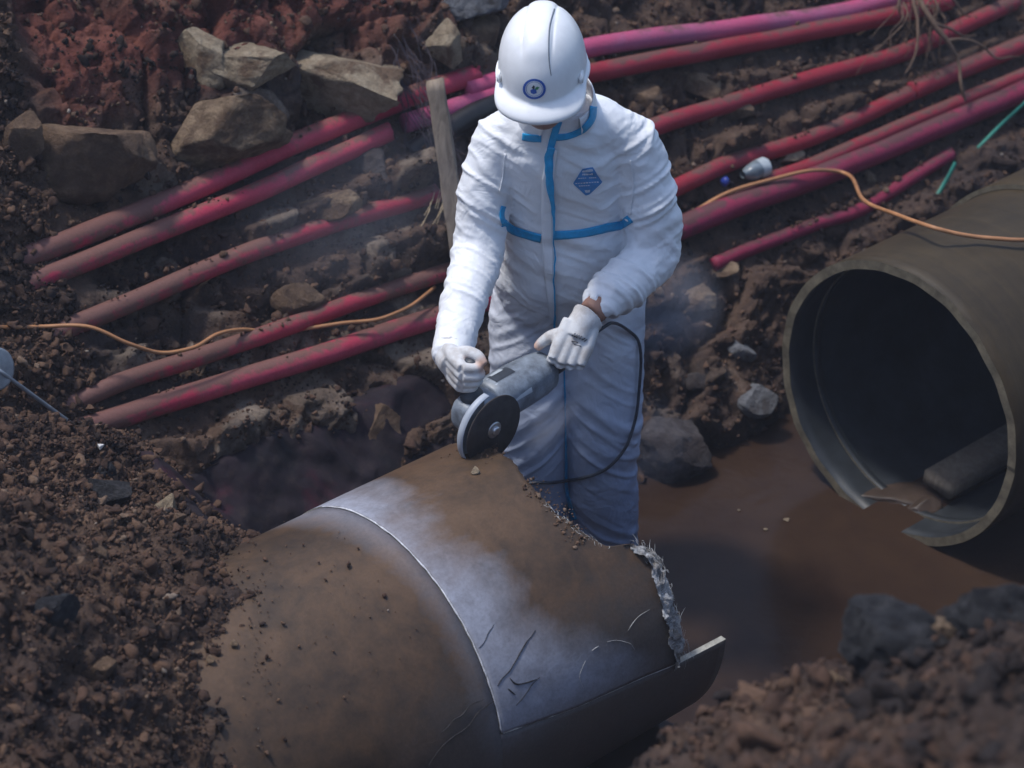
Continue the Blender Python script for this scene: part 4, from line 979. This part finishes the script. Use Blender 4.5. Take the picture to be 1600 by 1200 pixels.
hat_poly('emblem_leaf', [(bx + 1, by - 1), (bx + 4, by - 4), (bx + 8, by - 3), (bx + 5, by + 1), (bx + 2, by + 1)], M['ink_green'], .0026)
strip('crown_groove_shade', HB, [(866, 14), (859, 40), (857, 70), (858, 98), (861, 118)], [2.2, 2.2, 1.8, 1.4, .8], plain('groove_shade', (.16, .18, .21), .6, bmp=0), hat, lift=.0008, nw=3, thick=.0006)  # dark strip paints the shade inside the crown groove
# accessory slots on both sides of the shell
for sx in (-1, 1):
    V, F = box_np(.010, .034, .020, .003); V = V + np.array([sx * .0935, -.055, .016]); V = V @ HR.T + HC; obj('side_slot', mesh_np('side_slot', V, F), M['helmet'], hat)

# ---- hands in gloves
def hand(root, X, Yt, left, curls, spread=.0, thumb=((.55, .75, -.25), (.75, .35, -.45), (.8, .0, -.55)), scale=1.0, cuff=.05, tipc=.0, name='glove', arm=None, tl=1.0):
    X = unit(X); Yt = unit(np.asarray(Yt) - X * (np.asarray(Yt) @ X)); Zd = np.cross(X, Yt) * (-1 if left else 1)
    def L(p): return np.asarray(root) + scale * (p[0] * X + p[1] * Yt + p[2] * Zd)
    ca = L((-cuff, 0, 0)) if arm is None else np.asarray(root) + unit(arm) * cuff
    parts = [limb([ca, .5 * (ca + L((0, 0, 0))), L((.0, 0, 0)), L((.03, 0, 0))], [.043, .039, .035, .034], 20)]
    kn = [(.094, .032), (.098, .011), (.093, -.010), (.085, -.030)]; ln = [.074, .082, .076, .060]; tips = []
    for (kx, ky), l_, cu in zip(kn, ln, curls):
        parts.append(limb([L((.0, ky * .75, 0)), L((kx * .55, ky * .95, .003)), L((kx, ky, .002))], [.022, .0185, .0135], 14))
        p = np.array([kx, ky, .002]); ang = 0; chain = [L(p)]
        for seg_, c in zip((.46, .30, .24), cu):
            ang += math.radians(c); p = p + l_ * seg_ * np.array([math.cos(ang), 0, -math.sin(ang)]); chain.append(L(p))
        parts.append(limb(chain, [.0128, .0120, .0110, .0092], 14)); tips.append(chain[-1])
    p = np.array([.028, .026, -.008]); ch = [L((.005, .012, -.004)), L(p)]
    for dv, l_ in zip(thumb, (.040, .032, .026)):
        p = p + tl * l_ * unit(dv); ch.append(L(p))
    parts.append(limb(ch, [.020, .0185, .0160, .0138, .0105], 14)); tips.append(ch[-1])
    V, Fs = remesh(parts, .0034, 2)
    me = mesh_np(name, V, Fs); tp = np.zeros(len(V))
    for q in tips: tp = np.maximum(tp, .75 * sstep(.030, .012, np.linalg.norm(V - q, axis=1)))
    attr(me, 'tip', tp * tipc); o = obj(name, me, M['glove'], person); return o, L, (V, Fs)
# ------------------------------------------------------------------ power saw (angle grinder) held over the far rim of the pipe
grinder = empty('angle_grinder', tuple(GC)); tag(grinder, 'grey angle grinder with dark cutting disc gripped in both gloved hands', 'power tool')
def gobj(name, VF, mt, par=None, sm=True):
    V, F = VF; V = np.asarray(V); me = mesh_np(name, V - (GC if (par is None or par is grinder) else GC), F, sm); o = obj(name, me, mt, par or grinder); return o
M['disc'] = plain('cutting_disc', (.034, .028, .027), .85, var=.5, scale=30, bmp=.4)
M['steel'] = plain('steel', (.55, .56, .58), .35, metal=.9, var=.2, scale=40, bmp=.1)
M['tool_grey'] = plain('tool_body', (.17, .20, .24), .45, var=.55, scale=28, bmp=.15, spec=.6)
M['tool_dark'] = plain('tool_dark', (.035, .042, .055), .45, var=.4, scale=25, bmp=.15)
M['tool_light'] = plain('tool_label', (.42, .47, .52), .4, var=.2, scale=30, bmp=.1)
M['guard'] = plain('guard_paint', (.36, .40, .46), .45, var=.15, scale=20, bmp=.1)
def turned(prof, c0, ax, u, v, seg=48):                      # lathe: (distance along axis, radius)
    a = np.linspace(0, 2 * np.pi, seg, endpoint=False)
    V = np.vstack([c0 + s * ax + r * (np.cos(a)[:, None] * u + np.sin(a)[:, None] * v) for s, r in prof]); return V, [grid_faces(len(prof), seg, True)]
DR = .0885
dsc = gobj('cutting_disc', turned([(-.0015, .0005), (-.0015, DR), (.0015, DR), (.0015, .0005)], GC, GN, GX, GY, 96), M['disc'], sm=False)
gobj('disc_flange', turned([(.001, .0005), (.001, .021), (.004, .021), (.0055, .019), (.0055, .0005)], GC, GN, GX, GY), M['steel'], dsc, False)
gobj('lock_nut', turned([(.005, .0005), (.005, .013), (.012, .012), (.013, .008), (.013, .0005)], GC, GN, GX, GY, 6), M['steel'], dsc, False)
# guard: half cover round the left and back of the disc
a = np.radians(np.linspace(95, 292, 50)); rows = []
for r, zz in [(.030, .030), (.085, .030), (.093, .028), (.096, .024), (.096, .008), (.0935, .008), (.0935, .02), (.09, .0255), (.03, .027)]:
    rows.append(np.array([G(r * math.cos(x), r * math.sin(x), zz) for x in a]))
gobj('guard', (np.vstack(rows), [grid_faces(len(rows), 50)]), M['guard'])
gobj('spindle_neck', turned([(.0, .020), (.02, .022), (.045, .030)], G(0, 0, .005), GZ, GX, GY), M['steel'])
# gear head: rounded block
secs = []
for x, hy, hz in [(-.030, .020, .018), (-.027, .031, .027), (-.012, .040, .036), (.01, .044, .040), (.045, .047, .043), (.064, .048, .046)]:
    secs.append((G(x, 0, .086), hy, hz, GY, GZ))
gobj('gear_head', loft(secs, 40, 3.0), M['tool_grey'])
secs = [(G(x, 0, .086 + dz), r, r, GY, GZ) for x, r, dz in [(.060, .048, 0), (.066, .055, 0), (.10, .056, 0), (.17, .055, 0), (.235, .052, .0), (.268, .046, 0), (.28, .034, 0)]]
hs = gobj('motor_housing', loft(secs, 48, 2.4), M['tool_grey'])
for k in range(5):                                           # ventilation slots and the label plate
    V, F = box_np(.005, .030, .004, .001); 
    for s in (-1, 1):
        R3 = np.stack([GX, GY, GZ], -1); ang = s * .9 + .35; W = np.stack([V[:, 0], V[:, 1] * math.cos(ang) - V[:, 2] * math.sin(ang), V[:, 1] * math.sin(ang) + V[:, 2] * math.cos(ang)], -1)
        off = np.array([.165 + k * .0085, -math.sin(ang) * .0550, math.cos(ang) * .0550]); gobj('vent_slot', ((W + off) @ R3.T + G(0, 0, .086), [F]), M['tool_dark'], hs, False)
def plate(name, x0, x1, a0, a1, r, mt):
    aa = np.linspace(a0, a1, 12); V = np.array([[G(x, r * math.cos(q), .086 + r * math.sin(q)) for q in aa] for x in (x0, x1)]).reshape(-1, 3); return gobj(name, (V, [grid_faces(2, 12)]), mt, hs)
plate('label_plate', .086, .150, -.2, .95, .0572, M['tool_dark']); plate('label_stripe', .095, .135, .25, .55, .0580, M['tool_light'])
plate('trim_band', .086, .078, -3.1, 3.1, .0568, M['tool_light']); plate('label_plate', .090, .165, -1.35, -.5, .0572, M['tool_light'])
gobj('rear_handle', loft([(G(x, dy, .086), r, r * .9, GY, GZ) for x, r, dy in [(.262, .034, 0), (.275, .028, .0), (.30, .026, 0), (.32, .025, 0), (.332, .018, 0)]], 32, 2.4), M['tool_dark'])
gobj('side_handle', turned([(.030, .012), (.040, .026), (.058, .028), (.064, .0165), (.12, .0170), (.142, .0165), (.148, .0185), (.152, .015), (.154, .0005)], G(.012, 0, .086), GY, GX, GZ, 32), M['tool_dark'])

# gloves close on the two handles
gl, L, _ = hand(rootR, Xh, Yr, False, [(72, 88, 50), (74, 90, 50), (76, 90, 50), (78, 90, 52)], thumb=((.75, .55, -.35), (.85, .1, -.5), (.75, -.55, -.35)), tipc=1.0, cuff=.035, scale=1.0, arm=ELR - rootR)
gl['label'] = 'white work glove closed round the side handle'
gl2, L2, (gV, gF) = hand(rootL, Xl, Yl, True, [(92, 70, 45), (96, 74, 45), (98, 76, 45), (100, 78, 48)], thumb=((.55, .75, -.25), (.7, .5, -.4), (.75, .3, -.5)), tipc=1.0, cuff=.030, scale=1.08, arm=ELL - rootL, tl=.8)
gl2['label'] = 'white work glove with dark print over the rear handle'
GBV = bvh_of(gV, gF)
prt = []
for x0, y0, x1, y1 in [(894, 524, 899, 521), (897, 526, 902, 523), (900, 527, 905, 524), (906, 529, 909, 525), (909, 531, 914, 528), (913, 533, 917, 530), (893, 533, 903, 535), (897, 538, 908, 541)]:
    q0 = on_surface(GBV, x0, y0, .0012); q1 = on_surface(GBV, x1, y1, .0012)
    if q0 is not None and q1 is not None: prt.append(sweep(np.linspace(q0, q1, 4), .0011, 5))
if prt: V, F = join_np(prt); obj('glove_print', mesh_np('glove_print', V, F), M['ink_dark'], gl2)
print('handR root', rootR, 'wrist', WRR, 'handL root', rootL, 'wrist', WRL)
# wrists: skin between sleeve and glove (right glove stops short of the sleeve)
# boots
for sx, bxx in ((-1, .07), (1, .25)):
    pr_ = [limb([(bxx, 5.385, .06), (bxx, 5.385, -.06), (bxx, 5.36, -.11)], [.062, .060, .055], 20), limb([(bxx, 5.42, -.13), (bxx, 5.33, -.125), (bxx + sx * .01, 5.22, -.135), (bxx + sx * .015, 5.15, -.14)], [.045, .052, .048, .036], 20)]
    V, Fs = remesh(pr_, .008, 3); obj('boot', mesh_np('boot', V, Fs), plain('boot_rubber', (.16, .17, .20), .5, var=.2), person)
# power cord: from the rear handle round the thigh and away behind the pipe
cord = [G(.33, 0, .086), at(941, 513, 5.04), at(961, 505, 5.10)]
for px, py, fb in [(981, 515, 5.19), (993, 534, 5.25), (996, 560, 5.26), (994, 600, 5.27), (990, 645, 5.26), (981, 683, 5.245), (972, 701, 5.22), (961, 716, 5.215), (945, 730, 5.21), (927, 739, 5.20), (905, 746, 5.20), (882, 749, 5.19), (858, 751, 5.19), (840, 751, 5.20), (822, 750, 5.20)]:
    q = on_surface(CB, px, py, .010); cord.append(q if q is not None else at(px, py, fb))
cord += [at(780, 742, 5.24), at(730, 740, 5.30)]
C = spline(cord, 10); V, F = sweep(C, .0042, 10, True); gobj('power_cord', (V, F), M['tool_dark'])
# ------------------------------------------------------------------ small things in the trench
def wood_material(name, a, b_):
    m, nt, b = mat(name); co = objco(nt); mp = N(nt, 'ShaderNodeMapping'); mp.inputs['Scale'].default_value = (30, 30, 2.2); nt.links.new(co, mp.inputs[0])
    n = noise(nt, 2.0, 6, .65, mp.outputs[0], .6); n2 = noise(nt, 7, 5, .6, co)
    c = ramp(nt, n, [(.3, a), (.65, b_)]); c = mix(nt, maprange(nt, n2, .5, .7, 0, .6), c, (.10, .072, .055))
    setc(nt, b, c); b.inputs['Roughness'].default_value = .85; bump(nt, b, n, .5, .004); return m
M['wood'] = wood_material('weathered_wood', (.15, .115, .085), (.31, .25, .19))
def frame_obj(name, VF, origin, zaxis, mt, front=(0, -1, 0), sm=False, parent=None):
    z = unit(zaxis); y = unit(np.asarray(front) - z * (np.asarray(front) @ z)); x = np.cross(y, z); R3 = np.stack([x, y, z], -1); V, F = VF
    V = np.asarray(V) @ R3.T
    o = obj(name, mesh_np(name, V, F, sm), mt, parent); o.location = tuple(origin); return o
# stake: squared post with a worn top
B0 = bank_pt(709, 430, .05); T0 = at(680, 126, B0[1] + .12); Ls = np.linalg.norm(T0 - B0)
n_ = 26; rows = []
for i in range(n_):
    s = i / (n_ - 1); hw = .0265 - .002 * s; hd_ = .018; pts = [(-hw, -hd_), (-hw * .85, -hd_ * 1.08), (hw * .85, -hd_ * 1.08), (hw, -hd_), (hw, hd_), (hw * .85, hd_ * 1.08), (-hw * .85, hd_ * 1.08), (-hw, hd_)]
    q = np.array([(x, y, -.12 + (Ls + .12) * s) for x, y in pts]); q[:, :2] += .0022 * np.stack([vnoise(q * 1.0, .05, 3), vnoise(q, .05, 4)], -1)
    if i == n_ - 1: q[:, 2] += np.array([0, .004, -.006, -.012, -.01, .006, .01, .004])
    rows.append(q)
V = np.vstack(rows); V = np.vstack([V, V[-8:].mean(0)]); F = [grid_faces(n_, 8, True), np.array([[(n_ - 1) * 8 + k, (n_ - 1) * 8 + (k + 1) % 8, n_ * 8] for k in range(8)])]
o = frame_obj('wooden_stake', (V, F), B0, T0 - B0, M['wood']); tag(o, 'weathered wooden stake leaning upright left of the worker', 'stake')

def cable(name, pts, r, mt, lab, cat_, lift=.012, n=14):
    Q_ = []
    for p in pts:
        if len(p) == 4: qh = cyl_hit(p[0], p[1], PR + p[2]); Q_.append(qh if qh is not None else bank_pt(p[0], p[1], .2))
        elif len(p) == 3: Q_.append(bank_pt(p[0], p[1], p[2]))
        else: Q_.append(hit(p[0], p[1], lift)[0])
    C = spline(Q_, n); C = C + .002 * np.stack([vnoise(C, .09, 5), vnoise(C, .09, 6), vnoise(C, .09, 7)], -1)
    o = tube(name, C, r, mt, 10); tag(o, lab, cat_); return o
cable('orange_cable', [(-60, 505), (0, 511), (60, 513), (120, 530, .10), (180, 555, .10), (235, 566, .08), (285, 558, .075), (325, 535, .07), (372, 520, .03), (440, 516, -.02), (520, 512, .035), (580, 508, .06), (625, 490, .055), (662, 463, .03), (690, 440, -.04)], .0052, M['cable'], 'orange cable snaking over the two lowest conduits on the left', 'cable')
yA = bank_pt(1300, 290, .09)[1]; yB = cyl_hit(1520, 369, PR + .024)[1]
Q_ = [bank_pt(*q) for q in [(1085, 330, .0), (1130, 306, .03), (1190, 290, .05), (1250, 280, .075), (1300, 290, .09)]] + [at(px, py, yA + (yB - yA) * s) for px, py, s in [(1350, 313, .50), (1400, 335, .80), (1450, 353, .99), (1490, 364, 1.01)]] + [cyl_hit(px, py, PR + .024) for px, py in [(1525, 370), (1560, 373), (1600, 375), (1680, 372)]]
o = tube('orange_cable', spline(Q_, 14), .0060, M['cable'], 10); tag(o, 'orange cable drooping over the right pipe to the right edge', 'cable')
# black drainage hose in the hollow left of the shoulder
P_ = [bank_pt(640, 232, .0), bank_pt(690, 200, .02), bank_pt(740, 172, .03), bank_pt(800, 148, .02), bank_pt(850, 130, .0)]
C = resample(spline(P_, 10), .006); C = C - np.array([0, 0, .02]); rr = .034 + .0012 * vnoise(C, .05, 3); o = tube('drain_hose', C, rr, M['black'], 24); tag(o, 'black hose lying in the hollow left of the shoulder', 'hose')

# roots hanging over the conduits at the top right
M['root'] = plain('root_bark', (.12, .075, .05), .85, var=.4, scale=60, bmp=.5)
rr2 = np.random.default_rng(31)
rt = empty('hanging_roots', tuple(bank_pt(1410, 0, .1))); tag(rt, 'tangle of brown roots hanging over the red conduits at the top right', 'roots')
base = bank_pt(1410, 0, .1)
def root_path(pts, r0, r1):
    C = spline([bank_pt(x, y, l) for x, y, l in pts], 8); C = C + .007 * np.stack([fbm(C, .10, 3, 5 + int(pts[0][0])), fbm(C, .10, 3, 6), fbm(C, .10, 3, 7 + int(pts[0][1]))], -1)
    V, F = sweep(C, np.linspace(r0, r1, len(C)), 8, True); return V - base, F
main = [([(1385, -30, .10), (1400, 20, .12), (1420, 60, .13), (1445, 90, .12), (1468, 115, .10), (1478, 150, .08), (1490, 170, .06)], .011, .004),
        ([(1375, -30, .1), (1390, 20, .12), (1398, 60, .12), (1402, 100, .10), (1395, 130, .07)], .008, .002), ([(1390, -30, .1), (1420, 10, .12), (1450, 20, .12), (1475, 40, .10), (1495, 42, .08)], .007, .002),
        ([(1445, 88, .12), (1480, 85, .11), (1505, 92, .10), (1530, 108, .09), (1560, 104, .08), (1580, 100, .06)], .006, .0015), ([(1420, 60, .13), (1450, 70, .12), (1475, 76, .1), (1500, 74, .09)], .006, .002)]
for p_, r0, r1 in main: obj('root', mesh_np('root', *root_path(p_, r0, r1)), M['root'], rt)
for k in range(26):
    x0 = rr2.uniform(1375, 1430); y0 = rr2.uniform(-20, 40); x = x0; y = y0; pth = [(x, y, .11)]
    for j in range(4): x += rr2.normal(4, 14); y += rr2.uniform(12, 32); pth.append((x, y, .11 - .02 * j + rr2.normal(0, .015)))
    obj('rootlet', mesh_np('rootlet', *root_path(pth, rr2.uniform(.0015, .0035), .0006)), M['root'], rt)
# fine dead fibres on the dark earth between the stones and the stake
prt = []
for k in range(40):
    x = rr2.uniform(596, 640); y = rr2.uniform(20, 150); pth = []
    for j in range(6): pth.append(bank_pt(x, y, .055 + rr2.normal(0, .012))); x += rr2.normal(13, 8); y += rr2.uniform(18, 46)
    prt.append(sweep(spline(pth, 4), rr2.uniform(.0005, .0011), 4, False))
V, F = join_np(prt); o = obj('fine_roots', mesh_np('fine_roots', V, F), plain('dead_fibre', (.06, .048, .06), .9, var=.3, bmp=0)); o['kind'] = 'stuff'
prt = []
for k in range(9):
    x = rr2.uniform(660, 690); y = rr2.uniform(300, 330); pth = [bank_pt(x, y, .05), bank_pt(x - rr2.uniform(2, 9), y + 18, .06), bank_pt(x - rr2.uniform(6, 20), y + rr2.uniform(30, 48), .05)]
    prt.append(sweep(spline(pth, 4), .0013, 4, False))
V, F = join_np(prt); o = obj('dry_straw', mesh_np('dry_straw', V, F), plain('straw', (.34, .26, .16), .8, var=.3, bmp=0)); o['kind'] = 'stuff'; o['label'] = 'dry straws at the end of the muddy conduit by the stake'

# discarded plastic bottle
M['pet'] = plain('bottle_plastic', (.16, .19, .21), .2, var=.2, scale=40, bmp=.3, spec=.6); M['blue_cap'] = plain('blue_cap', (.02, .04, .24), .4, bmp=0); M['paper'] = plain('bottle_wrapper', (.36, .40, .42), .5, var=.15, bmp=.2)
b0 = bank_pt(1184, 268, .035); b1 = bank_pt(1138, 284, .035); ax = unit(b1 - b0); u_ = unit(np.cross(ax, Z_)); v_ = np.cross(ax, u_)
bt = empty('plastic_bottle', tuple(b0)); tag(bt, 'crushed clear plastic bottle with blue cap lying below a red conduit', 'bottle')
def crush(VF, amp=.003): V, F = VF; return V - b0 + amp * np.stack([vnoise(V, .02, 3), vnoise(V, .02, 4), vnoise(V, .02, 5)], -1), F
obj('bottle_body', mesh_np('bottle_body', *crush(turned([(-.012, .001), (-.012, .024), (.0, .029), (.02, .0265), (.03, .029), (.055, .028), (.072, .020), (.084, .012), (.09, .012)], b0, ax, u_, v_, 28))), M['pet'], bt)
obj('wrapper', mesh_np('wrapper', *crush(turned([(-.006, .0295), (.006, .0300), (.026, .0285)], b0, ax, u_, v_, 28))), M['paper'], bt)
cp_ = bank_pt(1127, 287, .03); obj('cap', mesh_np('cap', *crush(turned([(0, .001), (0, .013), (.014, .014), (.015, .001)], cp_, unit(ax + [0, 0, -.4]), u_, v_, 20), .0005)), M['blue_cap'], bt)

# torn green strap
M['strap'] = plain('green_strap', (.015, .15, .11), .5, var=.3, scale=30, bmp=.2)
def ribbon(name, pts, w, mt, lab, cat_):
    C = spline([bank_pt(*p) for p in pts], 10); T = np.gradient(C, axis=0); T /= np.linalg.norm(T, axis=1)[:, None]; side = np.cross(T, -_v); side /= np.linalg.norm(side, axis=1)[:, None]
    tw_ = .5 * np.sin(np.linspace(0, 5, len(C)))[:, None] * (-_v); s_ = side + tw_; wv = w * (.6 + .4 * np.sin(np.linspace(.4, 3.0, len(C))))[:, None]
    V = np.stack([C - s_ * wv, C, C + s_ * wv], 1).reshape(-1, 3); o = obj(name, mesh_np(name, V, grid_faces(len(C), 3)), mt); md = o.modifiers.new('t', 'SOLIDIFY'); md.thickness = .0015; tag(o, lab, cat_); return o
ribbon('green_strap', [(1588, 164, .08), (1565, 186, .09), (1535, 214, .08), (1512, 240, .05)], .006, M['strap'], 'bright green plastic strap below the thick magenta conduit at right', 'strap')
ribbon('green_strap', [(1478, 262, .05), (1465, 285, .06), (1452, 308, .055), (1444, 326, .03)], .007, M['strap'], 'short torn green strap end just above the right pipe', 'strap')

# round steel plate with rod at the left edge
q, nq = hit(-22, 588, .05); q = q + np.array([0, -.03, .02]); rd = empty('rod_with_plate', tuple(q)); tag(rd, 'grey round steel plate with thin rod poking in at the left edge', 'tool')
aN = unit((.75, -.60, .30)); uu = unit(np.cross(aN, Z_)); vv = np.cross(aN, uu)
M['zinc'] = plain('zinc', (.30, .33, .36), .5, metal=.5, var=.3, scale=25, bmp=.2)
obj('plate', mesh_np('plate', *(lambda VF: (VF[0] - q, VF[1]))(turned([(-.006, .001), (-.006, .050), (-.002, .054), (.006, .054), (.008, .048), (.004, .030), (.010, .012), (.014, .001)], q, aN, uu, vv, 40))), M['zinc'], rd)
e_ = hit(112, 662, .0)[0]; V, F = sweep(np.linspace(q + aN * .01, e_, 12), .0055, 10); obj('rod', mesh_np('rod', V - q, F), M['zinc'], rd)

# dark plastic sheet draped in the hollow behind the cut pipe
def sheet_material():
    m, nt, b = mat('dark_sheet'); co = objco(nt); n = noise(nt, 6, 6, .6, co, .5); n2 = noise(nt, 30, 6, .65, co)
    c = ramp(nt, n, [(.35, (.011, .010, .013)), (.55, (.020, .014, .019)), (.72, (.055, .013, .022))])
    c = mix(nt, maprange(nt, n2, .5, .75, 0, .4), c, (.055, .04, .034)); setc(nt, b, c); b.inputs['Roughness'].default_value = .8; b.inputs['Specular IOR Level'].default_value = .15; bump(nt, b, n2, .5, .008); return m
a_, b_ = np.meshgrid(np.linspace(-1.86, -.62, 150), np.linspace(.40, 1.0, 80)); ta, wa = a_.ravel(), b_.ravel()
za, zb_, zm_, zn_ = base_height(ta, wa); Ps = from_tw(ta, wa, za)
fold = .034 * fbm(np.stack([ta * 1.0 + wa * .9, wa * .6 - ta * .4, 0 * ta], -1), .16, 4, 12, ridged=True) + .012 * fbm(Ps, .07, 3, 14)
nb = np.array([0, 0, 1.0]) - BS * MV; nb /= np.linalg.norm(nb)
edge = np.minimum.reduce([(ta + 1.86) / .10, (-.62 - ta) / .12, (wa - .40) / .06, (1.0 - wa) / .06]); edge = np.clip(edge + .25 * fbm(Ps, .2, 3, 18), 0, 1)
Ps = Ps + nb * (-.09 + .105 * sstep(0, .8, edge) + fold)[:, None]
o = obj('plastic_sheet', mesh_np('plastic_sheet', Ps, grid_faces(*a_.shape)), sheet_material()); tag(o, 'dark crumpled plastic sheet in the hollow behind the cut pipe', 'sheet')

# beam floating inside the open pipe, mud lumps at its mouth, scum on the water
V, F = box_np(1.1, .105, .05, .006); o = obj('timber_beam', mesh_np('timber_beam', V, F, False), wood_material('wet_wood', (.09, .075, .06), (.17, .145, .115))); o.location = tuple(from_tw(np.array(.74), np.array(-.03), np.array(.055))); o.rotation_euler = (.10, -.01, PHI); tag(o, 'muddy timber beam lying inside the mouth of the open pipe', 'beam')
MUD = plain('wet_mud', (.048, .032, .023), .45, var=.3, scale=20, bmp=.4, bd=.006)
for t0, w0, sx, sy, sz, seed, lab in [(.12, .06, .34, .13, .035, 51, 'low mud bank just inside the mouth of the open pipe'), (.15, -.03, .11, .08, .06, 53, 'mud lump at the end of the timber beam')]:
    o = rock('mud_lump', seed, (sx, sy, sz), MUD, 4, 3); o.location = tuple(from_tw(np.array(t0), np.array(w0), np.array(-.006))); o.rotation_euler = (0, 0, PHI - .6); tag(o, lab, 'mud')
for px, py, sz, lab in [(1230, 812, .022, 'pale foam fleck on the brown water, larger one'), (1196, 827, .014, 'tiny foam fleck on the brown water beside the larger one'), (1155, 797, .010, 'tiny fleck on the dark water near the rock')]:
    o = rock('foam_fleck', int(px), (sz, sz * .7, .006), M['rock_pale'], 3, 4); o.location = tuple(at_z(px, py, .003)); tag(o, lab, 'foam')
q, nq = hit(152, 699, .012); o = rock('white_tile_chip', 77, (.022, .018, .020), M['white_chip'], 3, 9); o.location = tuple(q); tag(o, 'small square white chip on the left heap below the lowest conduit', 'chip')

# crumbs of laminate and soil lying on the cut pipe
def on_pipe(t0, al, up=.0):
    a0 = math.radians(al); nn = -math.cos(a0) * MV + np.array([0, 0, math.sin(a0)]); return ORG + np.array([0, 0, AZ]) + t0 * DV + (PR + .003 + up) * nn, nn
def crumbs(n, r2):
    out = []
    for i in range(n):
        k = r2.random()
        if k < .40: t0, al = r2.normal(-1.395, .016), r2.uniform(52, 80)
        elif k < .55: t0, al = r2.normal(-1.40, .03), r2.uniform(95, 112)
        elif k < .75: t0, al = r2.uniform(-2.35, -1.85), r2.uniform(40, 105)
        else: t0, al = -2.2 - .0045 * (90 - r2.uniform(45, 120)) + r2.normal(.08, .06), 0; al = float(np.clip(90 - (-2.2 + .08 - t0) / .0045, 45, 125)) + r2.normal(0, 6)
        out.append(on_pipe(t0, al))
    return out
V, F, T = scatter(420, crumbs, .003, .016, 2.2, seed=12, tintf=tint_of(.62, .2, .03, .0), big=.011); me = mesh_np('pipe_crumbs', V, F, False); attr(me, 'tint', T); o = obj('pipe_crumbs', me, M['clod']); o['kind'] = 'stuff'
for px, py, sz, lab in [(365, 1006, .020, 'small pebble resting on the brown pipe, left part'), (330, 1030, .022, 'small pebble on the pipe at the heap edge'), (742, 736, .024, 'pale crumb of cut laminate lying under the disc')]:
    r = ray(px, py); C0 = np.array([AX, AY, AZ]); oo = CAMP - C0; rp_ = r - DV * (r @ DV); op = oo - DV * (oo @ DV); A_ = rp_ @ rp_; B_ = 2 * rp_ @ op; D_ = B_ * B_ - 4 * A_ * (op @ op - (PR + .007) ** 2)
    q = CAMP + r * ((-B_ - math.sqrt(max(D_, 0))) / 2 / A_); o = rock('pebble', int(px), (sz, sz, sz * .8), M['rock_pale'] if px > 700 else M['rock_tan'], 3, 8); o.location = tuple(q); tag(o, lab, 'pebble')

# ------------------------------------------------------------------ cutting dust hanging in the air
def dust(name, c, size, rot, dens, lab, col=(.62, .66, .80)):
    V, F = ico(3); o = obj(name, mesh_np(name, V, F)); o.location = tuple(c); o.scale = size; o.rotation_euler = rot; o['kind'] = 'stuff'; o['label'] = lab
    m = bpy.data.materials.new(name); m.use_nodes = True; nt = m.node_tree; nt.nodes.clear(); out = nt.nodes.new('ShaderNodeOutputMaterial'); pv = nt.nodes.new('ShaderNodeVolumePrincipled')
    pv.inputs['Color'].default_value = (*col, 1); pv.inputs['Anisotropy'].default_value = .1
    co = objco(nt); ln = N(nt, 'ShaderNodeVectorMath', operation='LENGTH'); nt.links.new(co, ln.inputs[0]); fall = maprange(nt, ln.outputs['Value'], .98, .15, 0, 1)
    nz = maprange(nt, noise(nt, 1.6, 4, .6, co, .5), .35, .7, 0, 1); d = math_n(nt, 'MULTIPLY', math_n(nt, 'MULTIPLY', fall, nz), dens)
    nt.links.new(d, pv.inputs['Density']); nt.links.new(pv.outputs[0], out.inputs['Volume']); o.data.materials.append(m); return o
dust('dust_puff', at(1046, 482, 5.36), (.15, .12, .19), (0, .3, 0), 8.0, 'faint bluish dust drifting beside the hip')
dust('dust_puff', at(842, 676, 4.84), (.13, .055, .055), (0, -.45, .5), 26.0, 'short plume of grey cutting dust thrown off the disc')

# thin dusty air filling the pit
hz = obj('haze', mesh_np('haze', *(lambda VF: (VF[0] + np.array([0, 6, 1.95]), VF[1]))(box_np(24, 24, 6.1)), False)); hz['kind'] = 'stuff'; hz['label'] = 'thin bluish dusty air over the whole pit'
hm = bpy.data.materials.new('haze'); hm.use_nodes = True; hm.node_tree.nodes.clear(); ho = hm.node_tree.nodes.new('ShaderNodeOutputMaterial'); hv = hm.node_tree.nodes.new('ShaderNodeVolumePrincipled')
hv.inputs['Color'].default_value = (.80, .84, 1.0, 1); hv.inputs['Density'].default_value = .0030; hm.node_tree.links.new(hv.outputs[0], ho.inputs['Volume']); hz.data.materials.append(hm)
dust('dust_puff', at(560, 330, 5.75), (.42, .22, .30), (0, 0, .5), .9, 'thin dust hanging before the conduits left of the stake')
dust('dust_puff', at(1010, 700, 5.45), (.16, .12, .20), (0, 0, .2), 2.6, 'faint dust drifting over the water by the trouser leg')
